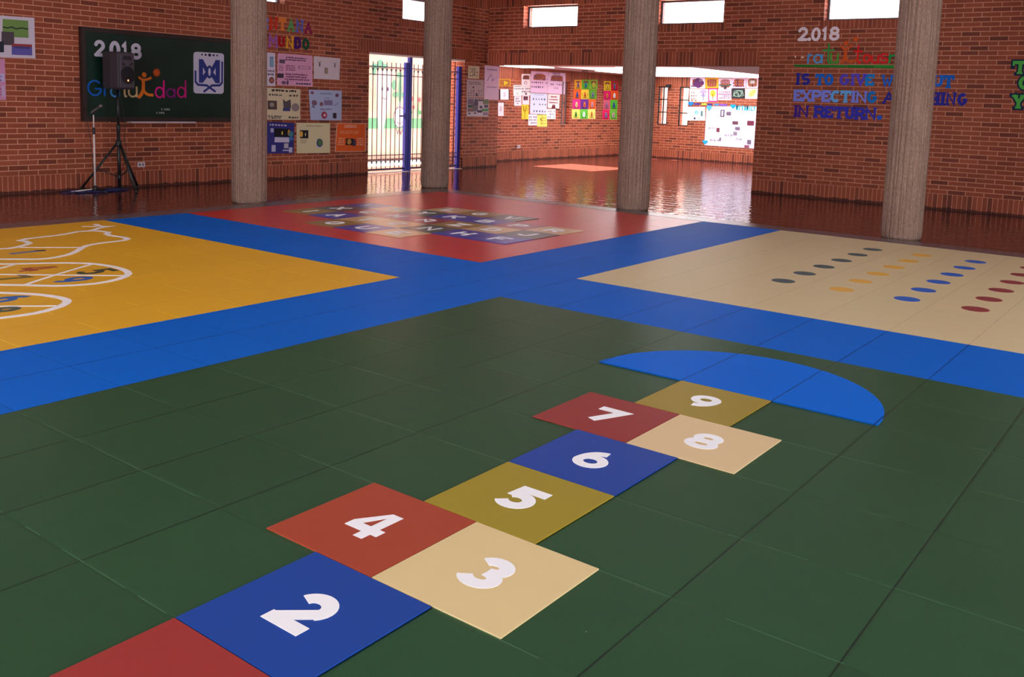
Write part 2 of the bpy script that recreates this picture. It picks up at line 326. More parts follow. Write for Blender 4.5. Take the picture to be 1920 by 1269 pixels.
# ------------------------------------------------------------------ measured places (metres)
LETTERS=[
('L', 'ENTANA', 'slab', 'E', (8.442, 2.48, 8.586, 2.672), (120, 120, 195)),
('L', 'ENTANA', 'slab', 'N', (8.613, 2.482, 8.771, 2.7), (205, 45, 25)),
('L', 'ENTANA', 'slab', 'T', (8.795, 2.487, 8.952, 2.701), (222, 122, 48)),
('L', 'ENTANA', 'slab', 'A', (8.984, 2.485, 9.129, 2.696), (90, 155, 92)),
('L', 'ENTANA', 'slab', 'N', (9.164, 2.484, 9.315, 2.702), (95, 102, 190)),
('L', 'ENTANA', 'slab', 'A', (9.352, 2.479, 9.51, 2.687), (135, 18, 78)),
('L', 'MUNDO', 'slab', 'M', (8.59, 2.197, 8.772, 2.41), (155, 85, 170)),
('L', 'MUNDO', 'slab', 'U', (8.791, 2.214, 8.922, 2.386), (160, 12, 24)),
('L', 'MUNDO', 'slab', 'N', (8.953, 2.2, 9.109, 2.411), (222, 155, 42)),
('L', 'MUNDO', 'slab', 'D', (9.129, 2.205, 9.275, 2.405), (68, 18, 100)),
('L', 'MUNDO', 'slab', 'O', (9.3, 2.203, 9.451, 2.395), (12, 72, 50)),
('R', '2.018', 'sans', '2', (3.951, 2.596, 3.782, 2.827), (215, 198, 208)),
('R', '2.018', 'sans', '.', (3.782, 2.595, 3.722, 2.655), (215, 198, 208)),
('R', '2.018', 'sans', '0', (3.725, 2.593, 3.567, 2.816), (215, 198, 208)),
('R', '2.018', 'sans', '1', (3.559, 2.599, 3.446, 2.82), (215, 198, 208)),
('R', '2.018', 'sans', '8', (3.425, 2.597, 3.256, 2.824), (215, 198, 208)),
('R', 'ratu tousn', 'sans', 'r', (3.771, 2.226, 3.666, 2.385), (65, 130, 190)),
('R', 'ratu tousn', 'sans', 'a', (3.663, 2.227, 3.497, 2.385), (75, 140, 195)),
('R', 'ratu tousn', 'sans', 't', (3.522, 2.22, 3.314, 2.556), (45, 135, 62)),
('R', 'ratu tousn', 'sans', 'u', (3.385, 2.227, 3.243, 2.405), (68, 145, 50)),
('R', 'ratu tousn', 'sans', 't', (3.017, 2.229, 2.859, 2.523), (200, 25, 25)),
('R', 'ratu tousn', 'sans', 'o', (2.857, 2.24, 2.733, 2.382), (200, 28, 25)),
('R', 'ratu tousn', 'sans', 'u', (2.728, 2.233, 2.598, 2.368), (195, 20, 25)),
('R', 'ratu tousn', 'sans', 's', (2.592, 2.234, 2.45, 2.395), (195, 22, 30)),
('R', 'ratu tousn', 'sans', 'n', (2.452, 2.237, 2.278, 2.374), (20, 135, 60)),
('R', 'IS', 'slab', 'I', (3.935, 1.875, 3.855, 2.072), (36, 36, 132)),
('R', 'IS', 'slab', 'S', (3.84, 1.874, 3.687, 2.069), (36, 36, 132)),
('R', 'TO', 'slab', 'T', (3.604, 1.871, 3.454, 2.061), (18, 88, 182)),
('R', 'TO', 'slab', 'O', (3.449, 1.873, 3.301, 2.063), (18, 88, 182)),
('R', 'GIVE', 'slab', 'G', (3.203, 1.878, 3.043, 2.065), (78, 62, 178)),
('R', 'GIVE', 'slab', 'I', (3.032, 1.88, 2.947, 2.066), (78, 62, 178)),
('R', 'GIVE', 'slab', 'V', (2.944, 1.878, 2.776, 2.067), (78, 62, 178)),
('R', 'GIVE', 'slab', 'E', (2.79, 1.88, 2.646, 2.065), (10, 110, 182)),
('R', 'WITHOUT', 'slab', 'W', (2.533, 1.867, 2.357, 2.053), (18, 88, 182)),
('R', 'WITHOUT', 'slab', 'I', (2.354, 1.866, 2.271, 2.052), (18, 88, 182)),
('R', 'WITHOUT', 'slab', 'U', (1.763, 1.882, 1.624, 2.059), (18, 88, 182)),
('R', 'WITHOUT', 'slab', 'T', (1.617, 1.861, 1.463, 2.06), (14, 84, 168)),
('R', 'EXPECTING', 'slab', 'E', (3.954, 1.601, 3.806, 1.799), (112, 122, 218)),
('R', 'EXPECTING', 'slab', 'X', (3.817, 1.6, 3.656, 1.797), (112, 122, 218)),
('R', 'EXPECTING', 'slab', 'P', (3.647, 1.605, 3.478, 1.8), (112, 122, 218)),
('R', 'EXPECTING', 'slab', 'E', (3.476, 1.602, 3.327, 1.796), (112, 122, 218)),
('R', 'EXPECTING', 'slab', 'C', (3.33, 1.599, 3.165, 1.799), (90, 152, 212)),
('R', 'EXPECTING', 'slab', 'T', (3.171, 1.601, 2.994, 1.798), (90, 152, 212)),
('R', 'EXPECTING', 'slab', 'I', (2.999, 1.604, 2.916, 1.794), (112, 122, 218)),
('R', 'EXPECTING', 'slab', 'N', (2.914, 1.603, 2.748, 1.793), (112, 122, 218)),
('R', 'EXPECTING', 'slab', 'G', (2.739, 1.605, 2.589, 1.797), (15, 102, 178)),
('R', 'ANYTHING', 'slab', 'A', (2.491, 1.604, 2.317, 1.791), (36, 36, 132)),
('R', 'ANYTHING', 'slab', 'N', (2.313, 1.603, 2.166, 1.789), (36, 36, 132)),
('R', 'ANYTHING', 'slab', 'H', (1.768, 1.603, 1.647, 1.8), (36, 36, 132)),
('R', 'ANYTHING', 'slab', 'I', (1.647, 1.601, 1.554, 1.799), (36, 36, 132)),
('R', 'ANYTHING', 'slab', 'N', (1.554, 1.603, 1.418, 1.8), (36, 36, 132)),
('R', 'ANYTHING', 'slab', 'G', (1.394, 1.603, 1.258, 1.794), (36, 36, 132)),
('R', 'IN', 'slab', 'I', (3.938, 1.342, 3.85, 1.536), (60, 30, 128)),
('R', 'IN', 'slab', 'N', (3.852, 1.339, 3.683, 1.536), (60, 30, 128)),
('R', 'RETURN.', 'slab', 'R', (3.583, 1.342, 3.402, 1.544), (46, 46, 155)),
('R', 'RETURN.', 'slab', 'E', (3.406, 1.341, 3.261, 1.538), (46, 46, 155)),
('R', 'RETURN.', 'slab', 'T', (3.252, 1.336, 3.081, 1.536), (46, 46, 155)),
('R', 'RETURN.', 'slab', 'U', (3.072, 1.335, 2.924, 1.534), (46, 46, 155)),
('R', 'RETURN.', 'slab', 'R', (2.915, 1.334, 2.748, 1.535), (46, 46, 155)),
('R', 'RETURN.', 'slab', 'N', (2.747, 1.338, 2.582, 1.537), (46, 46, 155)),
('R', 'RETURN.', 'slab', '.', (2.564, 1.343, 2.477, 1.42), (30, 80, 180)),
('R', 'TOY', 'slab', 'T', (0.686, 2.084, 0.48, 2.275), (72, 155, 66)),
('R', 'TOY', 'slab', 'O', (0.584, 1.862, 0.42, 2.057), (72, 155, 66)),
('R', 'TOY', 'slab', 'Y', (0.638, 1.584, 0.483, 1.783), (72, 155, 66)),
('C', '2.018', 'sans', '2', (5.562, 1.874, 5.722, 2.105), (195, 186, 205)),
('C', '2.018', 'sans', '.', (5.746, 1.882, 5.801, 1.931), (195, 186, 205)),
('C', '2.018', 'sans', '0', (5.787, 1.858, 5.95, 2.107), (195, 186, 205)),
('C', '2.018', 'sans', '1', (5.96, 1.869, 6.071, 2.102), (195, 186, 205)),
('C', '2.018', 'sans', '8', (6.107, 1.864, 6.278, 2.096), (195, 186, 205)),
('C', 'Gratuidad', 'sans', 'G', (5.449, 1.324, 5.66, 1.549), (20, 88, 180)),
('C', 'Gratuidad', 'sans', 'r', (5.684, 1.325, 5.774, 1.466), (20, 88, 180)),
('C', 'Gratuidad', 'sans', 'a', (5.784, 1.313, 5.931, 1.47), (60, 130, 200)),
('C', 'Gratuidad', 'sans', 't', (5.958, 1.314, 6.05, 1.599), (195, 165, 120)),
('C', 'Gratuidad', 'sans', 'u', (6.056, 1.317, 6.204, 1.479), (195, 165, 120)),
('C', 'Gratuidad', 'sans', 'd', (6.479, 1.317, 6.648, 1.585), (208, 25, 128)),
('C', 'Gratuidad', 'sans', 'a', (6.665, 1.323, 6.828, 1.47), (115, 25, 105)),
('C', 'Gratuidad', 'sans', 'd', (6.845, 1.327, 7.014, 1.598), (178, 25, 108)),
]
FIG_C= {'head': [(6.312, 1.65), (6.349, 1.652)], 'arms': [(6.225, 1.616), (6.271, 1.583), (6.317, 1.575), (6.377, 1.59), (6.428, 1.614)], 'body': [(6.294, 1.574), (6.298, 1.502), (6.294, 1.429), (6.26, 1.362), (6.213, 1.316)], 'leg': [(6.297, 1.43), (6.333, 1.382), (6.379, 1.361), (6.456, 1.358)], 'sun': [(6.513, 1.69), (6.575, 1.693)]}
FIG_R= {'head': [(3.14, 2.553), (3.1, 2.552)], 'arms': [(3.226, 2.518), (3.184, 2.475), (3.133, 2.461), (3.078, 2.489), (3.043, 2.526)], 'body': [(3.148, 2.468), (3.135, 2.398), (3.138, 2.334), (3.162, 2.284), (3.197, 2.239)], 'leg': [(3.133, 2.334), (3.098, 2.277), (3.039, 2.256), (2.95, 2.287)], 'sun': [(2.99, 2.618), (2.943, 2.618)]}
UNDER= [(3.981, 2.168, 3.562, 2.212), (3.554, 2.163, 3.119, 2.209), (3.107, 2.16, 2.664, 2.208), (2.657, 2.158, 2.272, 2.208)]
SPOTS= [(3.985, 2.32, 3.957, 2.364), (3.87, 2.313, 3.821, 2.349)]
PLATE= [(7.14, 2.035), (7.685, 2.04), (7.674, 1.409), (7.134, 1.403)]
CHALK= [(6.586, 1.137, 6.738, 1.168), (6.503, 1.086, 6.643, 1.114), (6.398, 1.258, 6.795, 1.266), (6.778, 1.03, 7.092, 1.041)]
POSTERS={
'L1':('L', [(4.088, 2.322), (4.781, 2.334), (4.779, 1.802), (4.055, 1.786)]),
'L2':('L', [(3.941, 1.773), (4.384, 1.774), (4.386, 1.243), (3.92, 1.237)]),
'P1':('L', [(8.238, 2.11), (8.725, 2.109), (8.73, 1.563), (8.237, 1.56)]),
'P2':('L', [(8.78, 2.112), (9.523, 2.111), (9.527, 1.58), (8.764, 1.582)]),
'P3':('L', [(9.553, 2.108), (10.16, 2.101), (10.145, 1.718), (9.556, 1.719)]),
'P4':('L', [(8.321, 1.537), (9.262, 1.526), (9.259, 1.001), (8.34, 1.006)]),
'P5':('L', [(9.444, 1.527), (10.205, 1.53), (10.205, 0.995), (9.489, 1.002)]),
'P6':('L', [(8.256, 0.98), (9.132, 0.95), (9.116, 0.429), (8.254, 0.446)]),
'P7':('L', [(9.178, 0.955), (9.934, 0.947), (9.94, 0.418), (9.186, 0.427)]),
'P8':('L', [(10.091, 0.952), (10.803, 0.943), (10.806, 0.422), (10.053, 0.435)]),
'S1':('L', [(13.706, 2.149), (14.073, 2.15), (14.058, 1.892), (13.7, 1.884)]),
'S2':('L', [(13.666, 1.866), (14.22, 1.87), (14.227, 1.497), (13.664, 1.484)]),
'S3':('L', [(13.69, 1.474), (14.419, 1.473), (14.418, 1.095), (13.688, 1.096)]),
'S4':('L', [(14.242, 2.186), (14.756, 2.178), (14.754, 1.457), (14.247, 1.458)]),
'B1':('B', [(16.075, 1.959), (16.532, 1.976), (16.542, 1.785), (16.084, 1.77)]),
'B2':('B', [(16.106, 1.712), (16.505, 1.724), (16.518, 1.475), (16.118, 1.467)]),
'B3':('B', [(16.079, 1.395), (16.296, 1.399), (16.312, 1.082), (16.095, 1.08)]),
'G1':('B', [(16.966, 2.105), (17.328, 2.121), (17.346, 1.823), (16.982, 1.811)]),
'G2':('B', [(16.95, 1.805), (17.336, 1.818), (17.349, 1.598), (16.962, 1.589)]),
'G3':('B', [(17.025, 1.586), (17.306, 1.592), (17.319, 1.371), (17.037, 1.366)]),
'G4':('B', [(16.655, 1.83), (16.968, 1.84), (16.983, 1.573), (16.669, 1.565)]),
'G5':('B', [(16.699, 1.56), (16.988, 1.567), (17.001, 1.334), (16.711, 1.33)]),
'G6':('B', [(17.012, 1.361), (17.299, 1.366), (17.319, 1.011), (17.032, 1.01)]),
'G7':('B', [(17.352, 2.192), (18.089, 2.203), (18.091, 1.67), (17.36, 1.669)]),
'G8':('B', [(18.098, 2.192), (18.862, 2.206), (18.866, 1.662), (18.096, 1.667)]),
'G9':('B', [(17.353, 1.654), (18.084, 1.655), (18.077, 1.134), (17.37, 1.143)]),
'G10':('B', [(18.111, 1.648), (18.637, 1.65), (18.626, 1.289), (18.114, 1.301)]),
'G11':('B', [(18.073, 1.272), (18.469, 1.278), (18.486, 1.021), (18.089, 1.019)]),
'G12':('B', [(17.3, 1.127), (17.668, 1.13), (17.684, 0.857), (17.315, 0.857)]),
'G13':('B', [(17.676, 1.119), (18.099, 1.123), (18.118, 0.825), (17.694, 0.826)]),
'A00':('B', [(19.287, 2.049), (19.631, 2.062), (19.649, 1.816), (19.304, 1.806)]),
'A01':('B', [(19.64, 2.063), (20.022, 2.077), (20.041, 1.828), (19.658, 1.816)]),
'A02':('B', [(20.034, 2.078), (20.41, 2.092), (20.431, 1.839), (20.053, 1.828)]),
'A10':('B', [(19.256, 1.797), (19.614, 1.807), (19.633, 1.554), (19.274, 1.546)]),
'A11':('B', [(19.626, 1.807), (19.997, 1.818), (20.017, 1.562), (19.645, 1.554)]),
'A12':('B', [(20.009, 1.819), (20.385, 1.83), (20.406, 1.57), (20.029, 1.562)]),
'A20':('B', [(19.231, 1.54), (19.604, 1.548), (19.623, 1.293), (19.249, 1.288)]),
'A21':('B', [(19.616, 1.549), (19.993, 1.557), (20.013, 1.298), (19.635, 1.293)]),
'A22':('B', [(20.005, 1.557), (20.366, 1.565), (20.387, 1.303), (20.025, 1.298)]),
'A30':('B', [(19.221, 1.281), (19.6, 1.286), (19.619, 1.033), (19.239, 1.031)]),
'A31':('B', [(19.612, 1.286), (19.983, 1.291), (20.003, 1.035), (19.631, 1.033)]),
'A32':('B', [(19.995, 1.291), (20.366, 1.296), (20.387, 1.036), (20.015, 1.035)]),
'D00':('B', [(20.748, 2.071), (21.109, 2.084), (21.132, 1.821), (20.77, 1.811)]),
'D01':('B', [(21.122, 2.085), (21.492, 2.098), (21.516, 1.832), (21.145, 1.822)]),
'D10':('B', [(20.754, 1.807), (21.106, 1.817), (21.128, 1.569), (20.775, 1.561)]),
'D11':('B', [(21.119, 1.818), (21.516, 1.829), (21.538, 1.577), (21.141, 1.569)]),
'D20':('B', [(20.759, 1.556), (21.112, 1.563), (21.135, 1.301), (20.781, 1.296)]),
'D21':('B', [(21.125, 1.564), (21.506, 1.572), (21.529, 1.306), (21.148, 1.301)]),
'D30':('B', [(20.734, 1.287), (21.103, 1.292), (21.126, 1.02), (20.756, 1.018)]),
'D31':('B', [(21.116, 1.292), (21.513, 1.297), (21.538, 1.021), (21.139, 1.02)]),
'F1':('F', [(9.881, 2.236), (9.442, 2.242), (9.423, 1.95), (9.863, 1.942)]),
'F2':('F', [(9.431, 2.232), (9.054, 2.237), (9.037, 1.969), (9.414, 1.962)]),
'F3':('F', [(9.045, 2.227), (8.665, 2.232), (8.647, 1.949), (9.027, 1.942)]),
'F4':('F', [(8.662, 2.245), (8.277, 2.25), (8.259, 1.983), (8.644, 1.976)]),
'F5':('F', [(8.266, 2.259), (7.912, 2.263), (7.893, 1.993), (8.248, 1.987)]),
'F6':('F', [(9.884, 1.928), (9.617, 1.933), (9.595, 1.588), (9.862, 1.58)]),
'F7':('F', [(9.61, 1.929), (9.332, 1.935), (9.311, 1.599), (9.589, 1.592)]),
'F8':('F', [(9.323, 1.954), (9.057, 1.959), (9.034, 1.603), (9.3, 1.596)]),
'F9':('F', [(9.047, 1.934), (8.662, 1.942), (8.644, 1.66), (9.029, 1.65)]),
'F10':('F', [(8.656, 1.968), (8.283, 1.975), (8.265, 1.711), (8.638, 1.702)]),
'F11':('F', [(8.274, 1.971), (7.908, 1.978), (7.89, 1.711), (8.256, 1.702)]),
'F12':('F', [(9.918, 1.443), (9.386, 1.459), (9.363, 1.091), (9.895, 1.071)]),
'F13':('F', [(9.345, 1.474), (7.915, 1.509), (7.903, 0.416), (9.348, 0.427)]),
}
FARBITS= {'heart0': (9.902, 1.46, 9.73, 1.587), 'd0': (9.708, 1.508, 9.549, 1.546), 'd1': (9.496, 1.506, 9.348, 1.552), 'd2': (9.323, 1.507, 9.181, 1.549), 'd3': (9.128, 1.507, 8.994, 1.551), 'd4': (8.973, 1.503, 8.757, 1.549), 'heart1': (9.341, 1.348, 9.189, 1.501), 'heart2': (8.657, 1.431, 8.501, 1.549), 'heart3': (9.404, 0.451, 9.246, 0.561), 'word': (8.492, 1.401, 7.971, 1.522)}
FARWIN= [(10.835, 0.926, 10.533, 1.981), (10.184, 0.914, 9.882, 1.983), (10.554, 1.95, 10.439, 2.038)]
SLIT= (18.755, 0.883, 19.109, 1.983)
YEL= {'bull': [(2.331, 6.615), (2.365, 6.591), (2.429, 6.567), (2.519, 6.598), (2.62, 6.664), (2.693, 6.736), (2.716, 6.869), (2.698, 6.941), (2.789, 7.006), (2.902, 7.019), (3.018, 7.032), (3.11, 7.045), (3.212, 7.075), (3.286, 7.114), (3.358, 7.149), (3.411, 7.146), (3.464, 7.126), (3.548, 7.178), (3.65, 7.261), (3.722, 7.287), (3.785, 7.296), (3.735, 7.328), (3.718, 7.402), (3.759, 7.543)], 'bull2': [(3.492, 7.127), (3.522, 7.078), (3.545, 7.019), (3.562, 6.925), (3.483, 6.833), (3.46, 6.72), (3.478, 6.622), (3.492, 6.52), (3.473, 6.424), (3.391, 6.362), (3.299, 6.355), (3.193, 6.354), (3.096, 6.333), (2.991, 6.288), (2.907, 6.214), (2.781, 6.067), (2.714, 6.001), (2.634, 5.937), (2.566, 5.908), (2.498, 5.879), (2.442, 5.871), (2.389, 5.884), (2.341, 5.904), (2.24, 5.995), (2.141, 6.09), (2.111, 6.117)], 'horn': [(3.567, 7.465), (3.679, 7.365)], 'bline': [(2.525, 6.561), (2.895, 6.238)], 'e2': [(2.012, 5.89), (2.042, 5.868), (2.143, 5.787), (2.316, 5.674), (2.429, 5.582), (2.506, 5.501), (2.548, 5.441), (2.582, 5.365), (2.604, 5.269), (2.616, 5.155), (2.614, 5.046), (2.59, 4.927), (2.542, 4.82), (2.466, 4.741), (2.375, 4.682), (2.279, 4.65), (2.184, 4.639), (2.111, 4.654), (2.023, 4.689), (1.941, 4.744), (1.87, 4.821), (1.802, 4.916), (1.677, 5.048), (1.651, 5.073)], 'm2': [(1.823, 5.463), (2.471, 4.786)], 'c2': [(2.55, 5.389), (2.15, 5.159), (1.797, 4.93)], 'c3': [(2.13, 5.788), (1.957, 5.676), (1.909, 5.658)], 'e3': [(1.534, 4.806), (1.556, 4.777), (1.612, 4.703), (1.666, 4.626), (1.705, 4.556), (1.735, 4.482), (1.753, 4.408), (1.763, 4.331), (1.76, 4.264), (1.74, 4.209), (1.7, 4.154), (1.64, 4.101), (1.575, 4.064), (1.509, 4.036), (1.445, 4.019), (1.377, 4.015), (1.301, 4.026), (1.225, 4.035), (1.199, 4.045)], 'm3': [(1.347, 4.382), (1.624, 4.128)], 'digits': [('1', 2.458, 6.289), ('4', 2.151, 5.487), ('5', 2.417, 5.077), ('9', 2.129, 4.885), ('7', 1.825, 5.245), ('6', 1.507, 4.545), ('8', 1.297, 4.245)]}

# ------------------------------------------------------------------ the shell of the hall
YL, XR, YB, XF = 10.857, 14.032, 11.92, 21.9        # left wall, right wall, back room walls
TOP = 4.0
def wall(name, axis, at, a0, a1, z0, z1, holes, thick, m, label):
    """axis 'y': the wall stands at Y=at and runs along X; axis 'x': at X=at, runs along Y. thick is signed, away from the room"""
    ca = sorted({a0, a1, *[h[0] for h in holes], *[h[1] for h in holes]}); cz = sorted({z0, z1, *[h[2] for h in holes], *[h[3] for h in holes]})
    bm = bmesh.new()
    for i in range(len(ca) - 1):
        run = None
        for j in range(len(cz) - 1):
            ma, mz = (ca[i] + ca[i + 1]) / 2, (cz[j] + cz[j + 1]) / 2
            solid = not any(h[0] < ma < h[1] and h[2] < mz < h[3] for h in holes)
            if solid: run = [cz[j], cz[j + 1]] if run is None else [run[0], cz[j + 1]]
            if run and (not solid or j == len(cz) - 2):
                if axis == 'y': quad_box(bm, ca[i], at, run[0], ca[i + 1], at + thick, run[1])
                else: quad_box(bm, at, ca[i], run[0], at + thick, ca[i + 1], run[1])
                run = None
    bmesh.ops.remove_doubles(bm, verts=bm.verts, dist=1e-5)
    o = link(name, bm, m); tag(o, label, 'wall', kind='structure'); return o
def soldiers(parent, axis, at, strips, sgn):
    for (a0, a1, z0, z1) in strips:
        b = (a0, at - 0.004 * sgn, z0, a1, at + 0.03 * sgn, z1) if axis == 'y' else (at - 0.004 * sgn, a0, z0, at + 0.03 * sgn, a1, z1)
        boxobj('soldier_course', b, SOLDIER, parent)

WIN_L = [(3.64, 4.88), (7.69, 8.93), (11.735, 12.975)]
WIN_R = [(8.385, 9.70), (5.315, 6.64), (2.245, 3.54), (-0.83, 0.46), (-3.9, -2.6)]
ZW0, ZW1 = 2.925, 3.365
wl = wall('wall_left', 'y', YL, -5.0, 14.75, 0, TOP, [(10.875, 13.6, 0, 2.257)] + [(a, b, ZW0, ZW1) for a, b in WIN_L], 0.25, BRICK, 'long red brick wall carrying the chalkboard and the gate')
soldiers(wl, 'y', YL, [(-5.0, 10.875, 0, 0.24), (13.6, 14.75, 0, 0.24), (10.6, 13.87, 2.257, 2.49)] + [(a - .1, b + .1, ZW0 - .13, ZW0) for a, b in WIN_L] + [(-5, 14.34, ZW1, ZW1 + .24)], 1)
wr = wall('wall_right', 'x', XR, -5.3, 10.6, 0, TOP, [(4.597, 10.6, 0, 2.186)] + [(a, b, ZW0, ZW1) for a, b in WIN_R], 0.3, BRICK, 'red brick wall with the 2.018 lettering and high windows')
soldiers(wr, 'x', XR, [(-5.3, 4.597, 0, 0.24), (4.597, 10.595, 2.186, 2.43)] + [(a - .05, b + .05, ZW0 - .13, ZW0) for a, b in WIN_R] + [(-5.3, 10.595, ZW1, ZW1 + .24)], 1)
boxobj('corner_pier', (14.345, 10.6, 2.186, 14.6, YL, TOP), BRICK, wr)
wb = wall('wall_back', 'x', -5.0, -5.3, YL, 0, TOP, [(-3.6, 8.6, 0.0, 2.1)], -0.25, BRICK, 'brick wall behind the viewpoint with an added wide opening')  # unseen opening, added to hold the rear fill light
wn = wall('wall_near', 'y', -5.3, -5.0, XR, 0, TOP, [(-3.1, 9.1, 0.0, 2.1)], -0.25, BRICK, 'brick wall on the near side with an added wide opening')  # unseen opening, added to hold the side fill light
# back room
wbl = wall('wall_annex_left', 'y', YB, 14.5, XF, 0, 2.6, [(SLIT[0], SLIT[2], SLIT[1], SLIT[3])], 0.25, BRICK, 'brick wall of the back room hung with posters and bright cards')
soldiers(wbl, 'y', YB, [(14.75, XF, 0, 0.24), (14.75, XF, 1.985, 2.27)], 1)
wret = wall('wall_annex_return', 'x', 14.75, YL + .25, YB, 0, 2.6, [], -0.2, BRICK, 'short brick return at the left end of the back room')
wfar = wall('wall_annex_far', 'x', XF, 2.0, YB, 0, 2.6, [(min(f[0], f[2]), max(f[0], f[2]), f[1], f[3]) for f in FARWIN[:2]], 0.25, BRICK, 'far brick wall of the back room with two slit windows')
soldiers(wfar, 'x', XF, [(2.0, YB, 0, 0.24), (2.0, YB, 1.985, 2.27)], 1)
wnr = wall('wall_annex_right', 'y', 2.0, XR + .3, XF, 0, 2.6, [], -0.2, BRICK, 'brick wall closing the right end of the back room')

bm = bmesh.new(); quad_box(bm, -5.0, -5.3, -0.12, XF + .3, YB + .2, 0.0)
tag(link('floor', bm, FLOOR), 'polished reddish brown tile floor around the play square', 'floor', kind='structure')
# ceilings
bm = bmesh.new()
for b in ((-5.3, -5.6, -.5, YL + .8), (9.5, -5.6, XR + 1.2, YL + .8), (-.5, -5.6, 9.5, -2.25), (-.5, 7.75, 9.5, YL + .8)): quad_box(bm, b[0], b[1], TOP, b[2], b[3], TOP + .2)  # overhang past the walls is an unseen eave added to block direct sun
for b in ((-.5, -2.25, -.4, 7.75), (9.4, -2.25, 9.5, 7.75), (-.5, -2.25, 9.5, -2.15), (-.5, 7.65, 9.5, 7.75)): quad_box(bm, b[0], b[1], TOP, b[2], b[3], TOP + .75)
quad_box(bm, -.5, -2.25, TOP + .7, 9.5, 7.75, TOP + .78)
tag(link('ceiling', bm, WHITE), 'white hall ceiling with a raised roof over the play square', 'ceiling', kind='structure')
bm = bmesh.new(); ZC = 2.27
SKY = [(16.75, 18.4, 9.1, 10.75)]
xs = sorted({XR + .3, XF, *[s[0] for s in SKY], *[s[1] for s in SKY]}); ys = sorted({2.0, YB, *[s[2] for s in SKY], *[s[3] for s in SKY]})
for i in range(len(xs) - 1):
    for j in range(len(ys) - 1):
        mx, my = (xs[i] + xs[i + 1]) / 2, (ys[j] + ys[j + 1]) / 2
        if not any(s[0] < mx < s[1] and s[2] < my < s[3] for s in SKY): quad_box(bm, xs[i], ys[j], ZC, xs[i + 1], ys[j + 1], ZC + .18)
bmesh.ops.remove_doubles(bm, verts=bm.verts, dist=1e-5)
tag(link('ceiling_annex', bm, mat('annex_plaster', (206, 184, 186), .8, .2, noise=(3, .04))), 'white plaster ceiling of the back room', 'ceiling', kind='structure')
GLOW = mat('rooflight_diffuser', (250, 250, 250), 0.6, 0.2, emit=2.6)
rl = empty('rooflight', (19.1, 9.0, ZC), 'wide glowing rooflight in the back room ceiling beyond the opening', 'rooflight')
bm = bmesh.new()
for b in ((18.45, 7.2, 21.75, 10.75), (16.6, 7.2, 18.45, 9.05)): quad_box(bm, b[0], b[1], ZC - .025, b[2], b[3], ZC - .003)
link('diffuser', bm, GLOW, rl)
rl = empty('rooflight', (15.9, 11.3, ZC), 'small glowing rooflight beside the opening above the lilac poster', 'rooflight')
boxobj('diffuser', (15.0, 10.9, ZC - .025, 16.9, 11.8, ZC - .003), GLOW, rl)

# kerb round the play square
KX, KY = 9.46, 7.78
bm = bmesh.new()
quad_box(bm, -.86, KY, 0, KX + .34, KY + .34, .012); quad_box(bm, KX, -2.6, 0, KX + .34, KY, .012)
quad_box(bm, -.86, -2.6, 0, KX, -2.24, .012); quad_box(bm, -.86, -2.24, 0, -.5, KY, .012)
tag(link('trim_1', bm, KERB), 'grey stone kerb framing the coloured play square', 'kerb', kind='structure')

# windows
wi = 0
def win_frame(name, axis, at, a0, a1, z0, z1, m, rows=1, cols=1, t=0.035, depth=0.05, label=''):
    r = empty(name, (at, (a0 + a1) / 2, z0) if axis == 'x' else ((a0 + a1) / 2, at, z0), label, 'window'); r['kind'] = 'structure'
    bm = bmesh.new()
    def bar(p0, p1, q0, q1):
        quad_box(bm, *((at, p0, q0, at + depth, p1, q1) if axis == 'x' else (p0, at, q0, p1, at + depth, q1)))
    bar(a0, a0 + t, z0, z1); bar(a1 - t, a1, z0, z1); bar(a0 + t, a1 - t, z0, z0 + t); bar(a0 + t, a1 - t, z1 - t, z1)
    for i in range(1, rows): zz = z0 + (z1 - z0) * i / rows; bar(a0 + t, a1 - t, zz - t / 2, zz + t / 2)
    for i in range(1, cols): aa = a0 + (a1 - a0) * i / cols; bar(aa - t / 2.6, aa + t / 2.6, z0 + t, z1 - t)
    link('window_frame', bm, m, r)
    g = 0.022
    boxobj('pane', (at + g, a0 + t / 2, z0 + t / 2, at + g + .006, a1 - t / 2, z1 - t / 2) if axis == 'x' else (a0 + t / 2, at + g, z0 + t / 2, a1 - t / 2, at + g + .006, z1 - t / 2), GLASS, r)
    return r
for i, (a, b) in enumerate(WIN_L):
    wi += 1; win_frame('window_%d' % wi, 'y', YL + .16, a, b, ZW0, ZW1, ALU, label='high window in the chalkboard wall ' + ('above the speaker', 'above the word VENTANA', 'above the gate')[i])
for i, (a, b) in enumerate(WIN_R):
    wi += 1; win_frame('window_%d' % wi, 'x', XR + .16, a, b, ZW0, ZW1, ALU, label='high window in the lettered brick wall, ' + ('first from the corner', 'second from the corner', 'above the digits 2.018', 'above the green letters', 'nearest the viewpoint')[i])
for i, f in enumerate(FARWIN[:2]):
    wi += 1
    win_frame('window_%d' % wi, 'x', XF + .02, min(f[0], f[2]), max(f[0], f[2]), f[1], f[3], BLACKM, rows=3, cols=2 - i, t=.03, label=('slit window with two columns of panes beside the pillar', 'slit window with three panes beside the tree drawings')[i])
wi += 1
win_frame('window_%d' % wi, 'y', YB + .1, SLIT[0], SLIT[2], SLIT[1], SLIT[3], ALU, rows=2, t=.04, label='recessed slit window between the lilac posters and the bright cards')
boxobj('trim_2', (SLIT[0] - .02, YB - .012, SLIT[1], SLIT[0] + .035, YB + .03, SLIT[3]), ALU)
tag(bpy.data.objects['trim_2'], 'grey metal strip at the edge of the recessed slit window', 'trim', kind='structure')
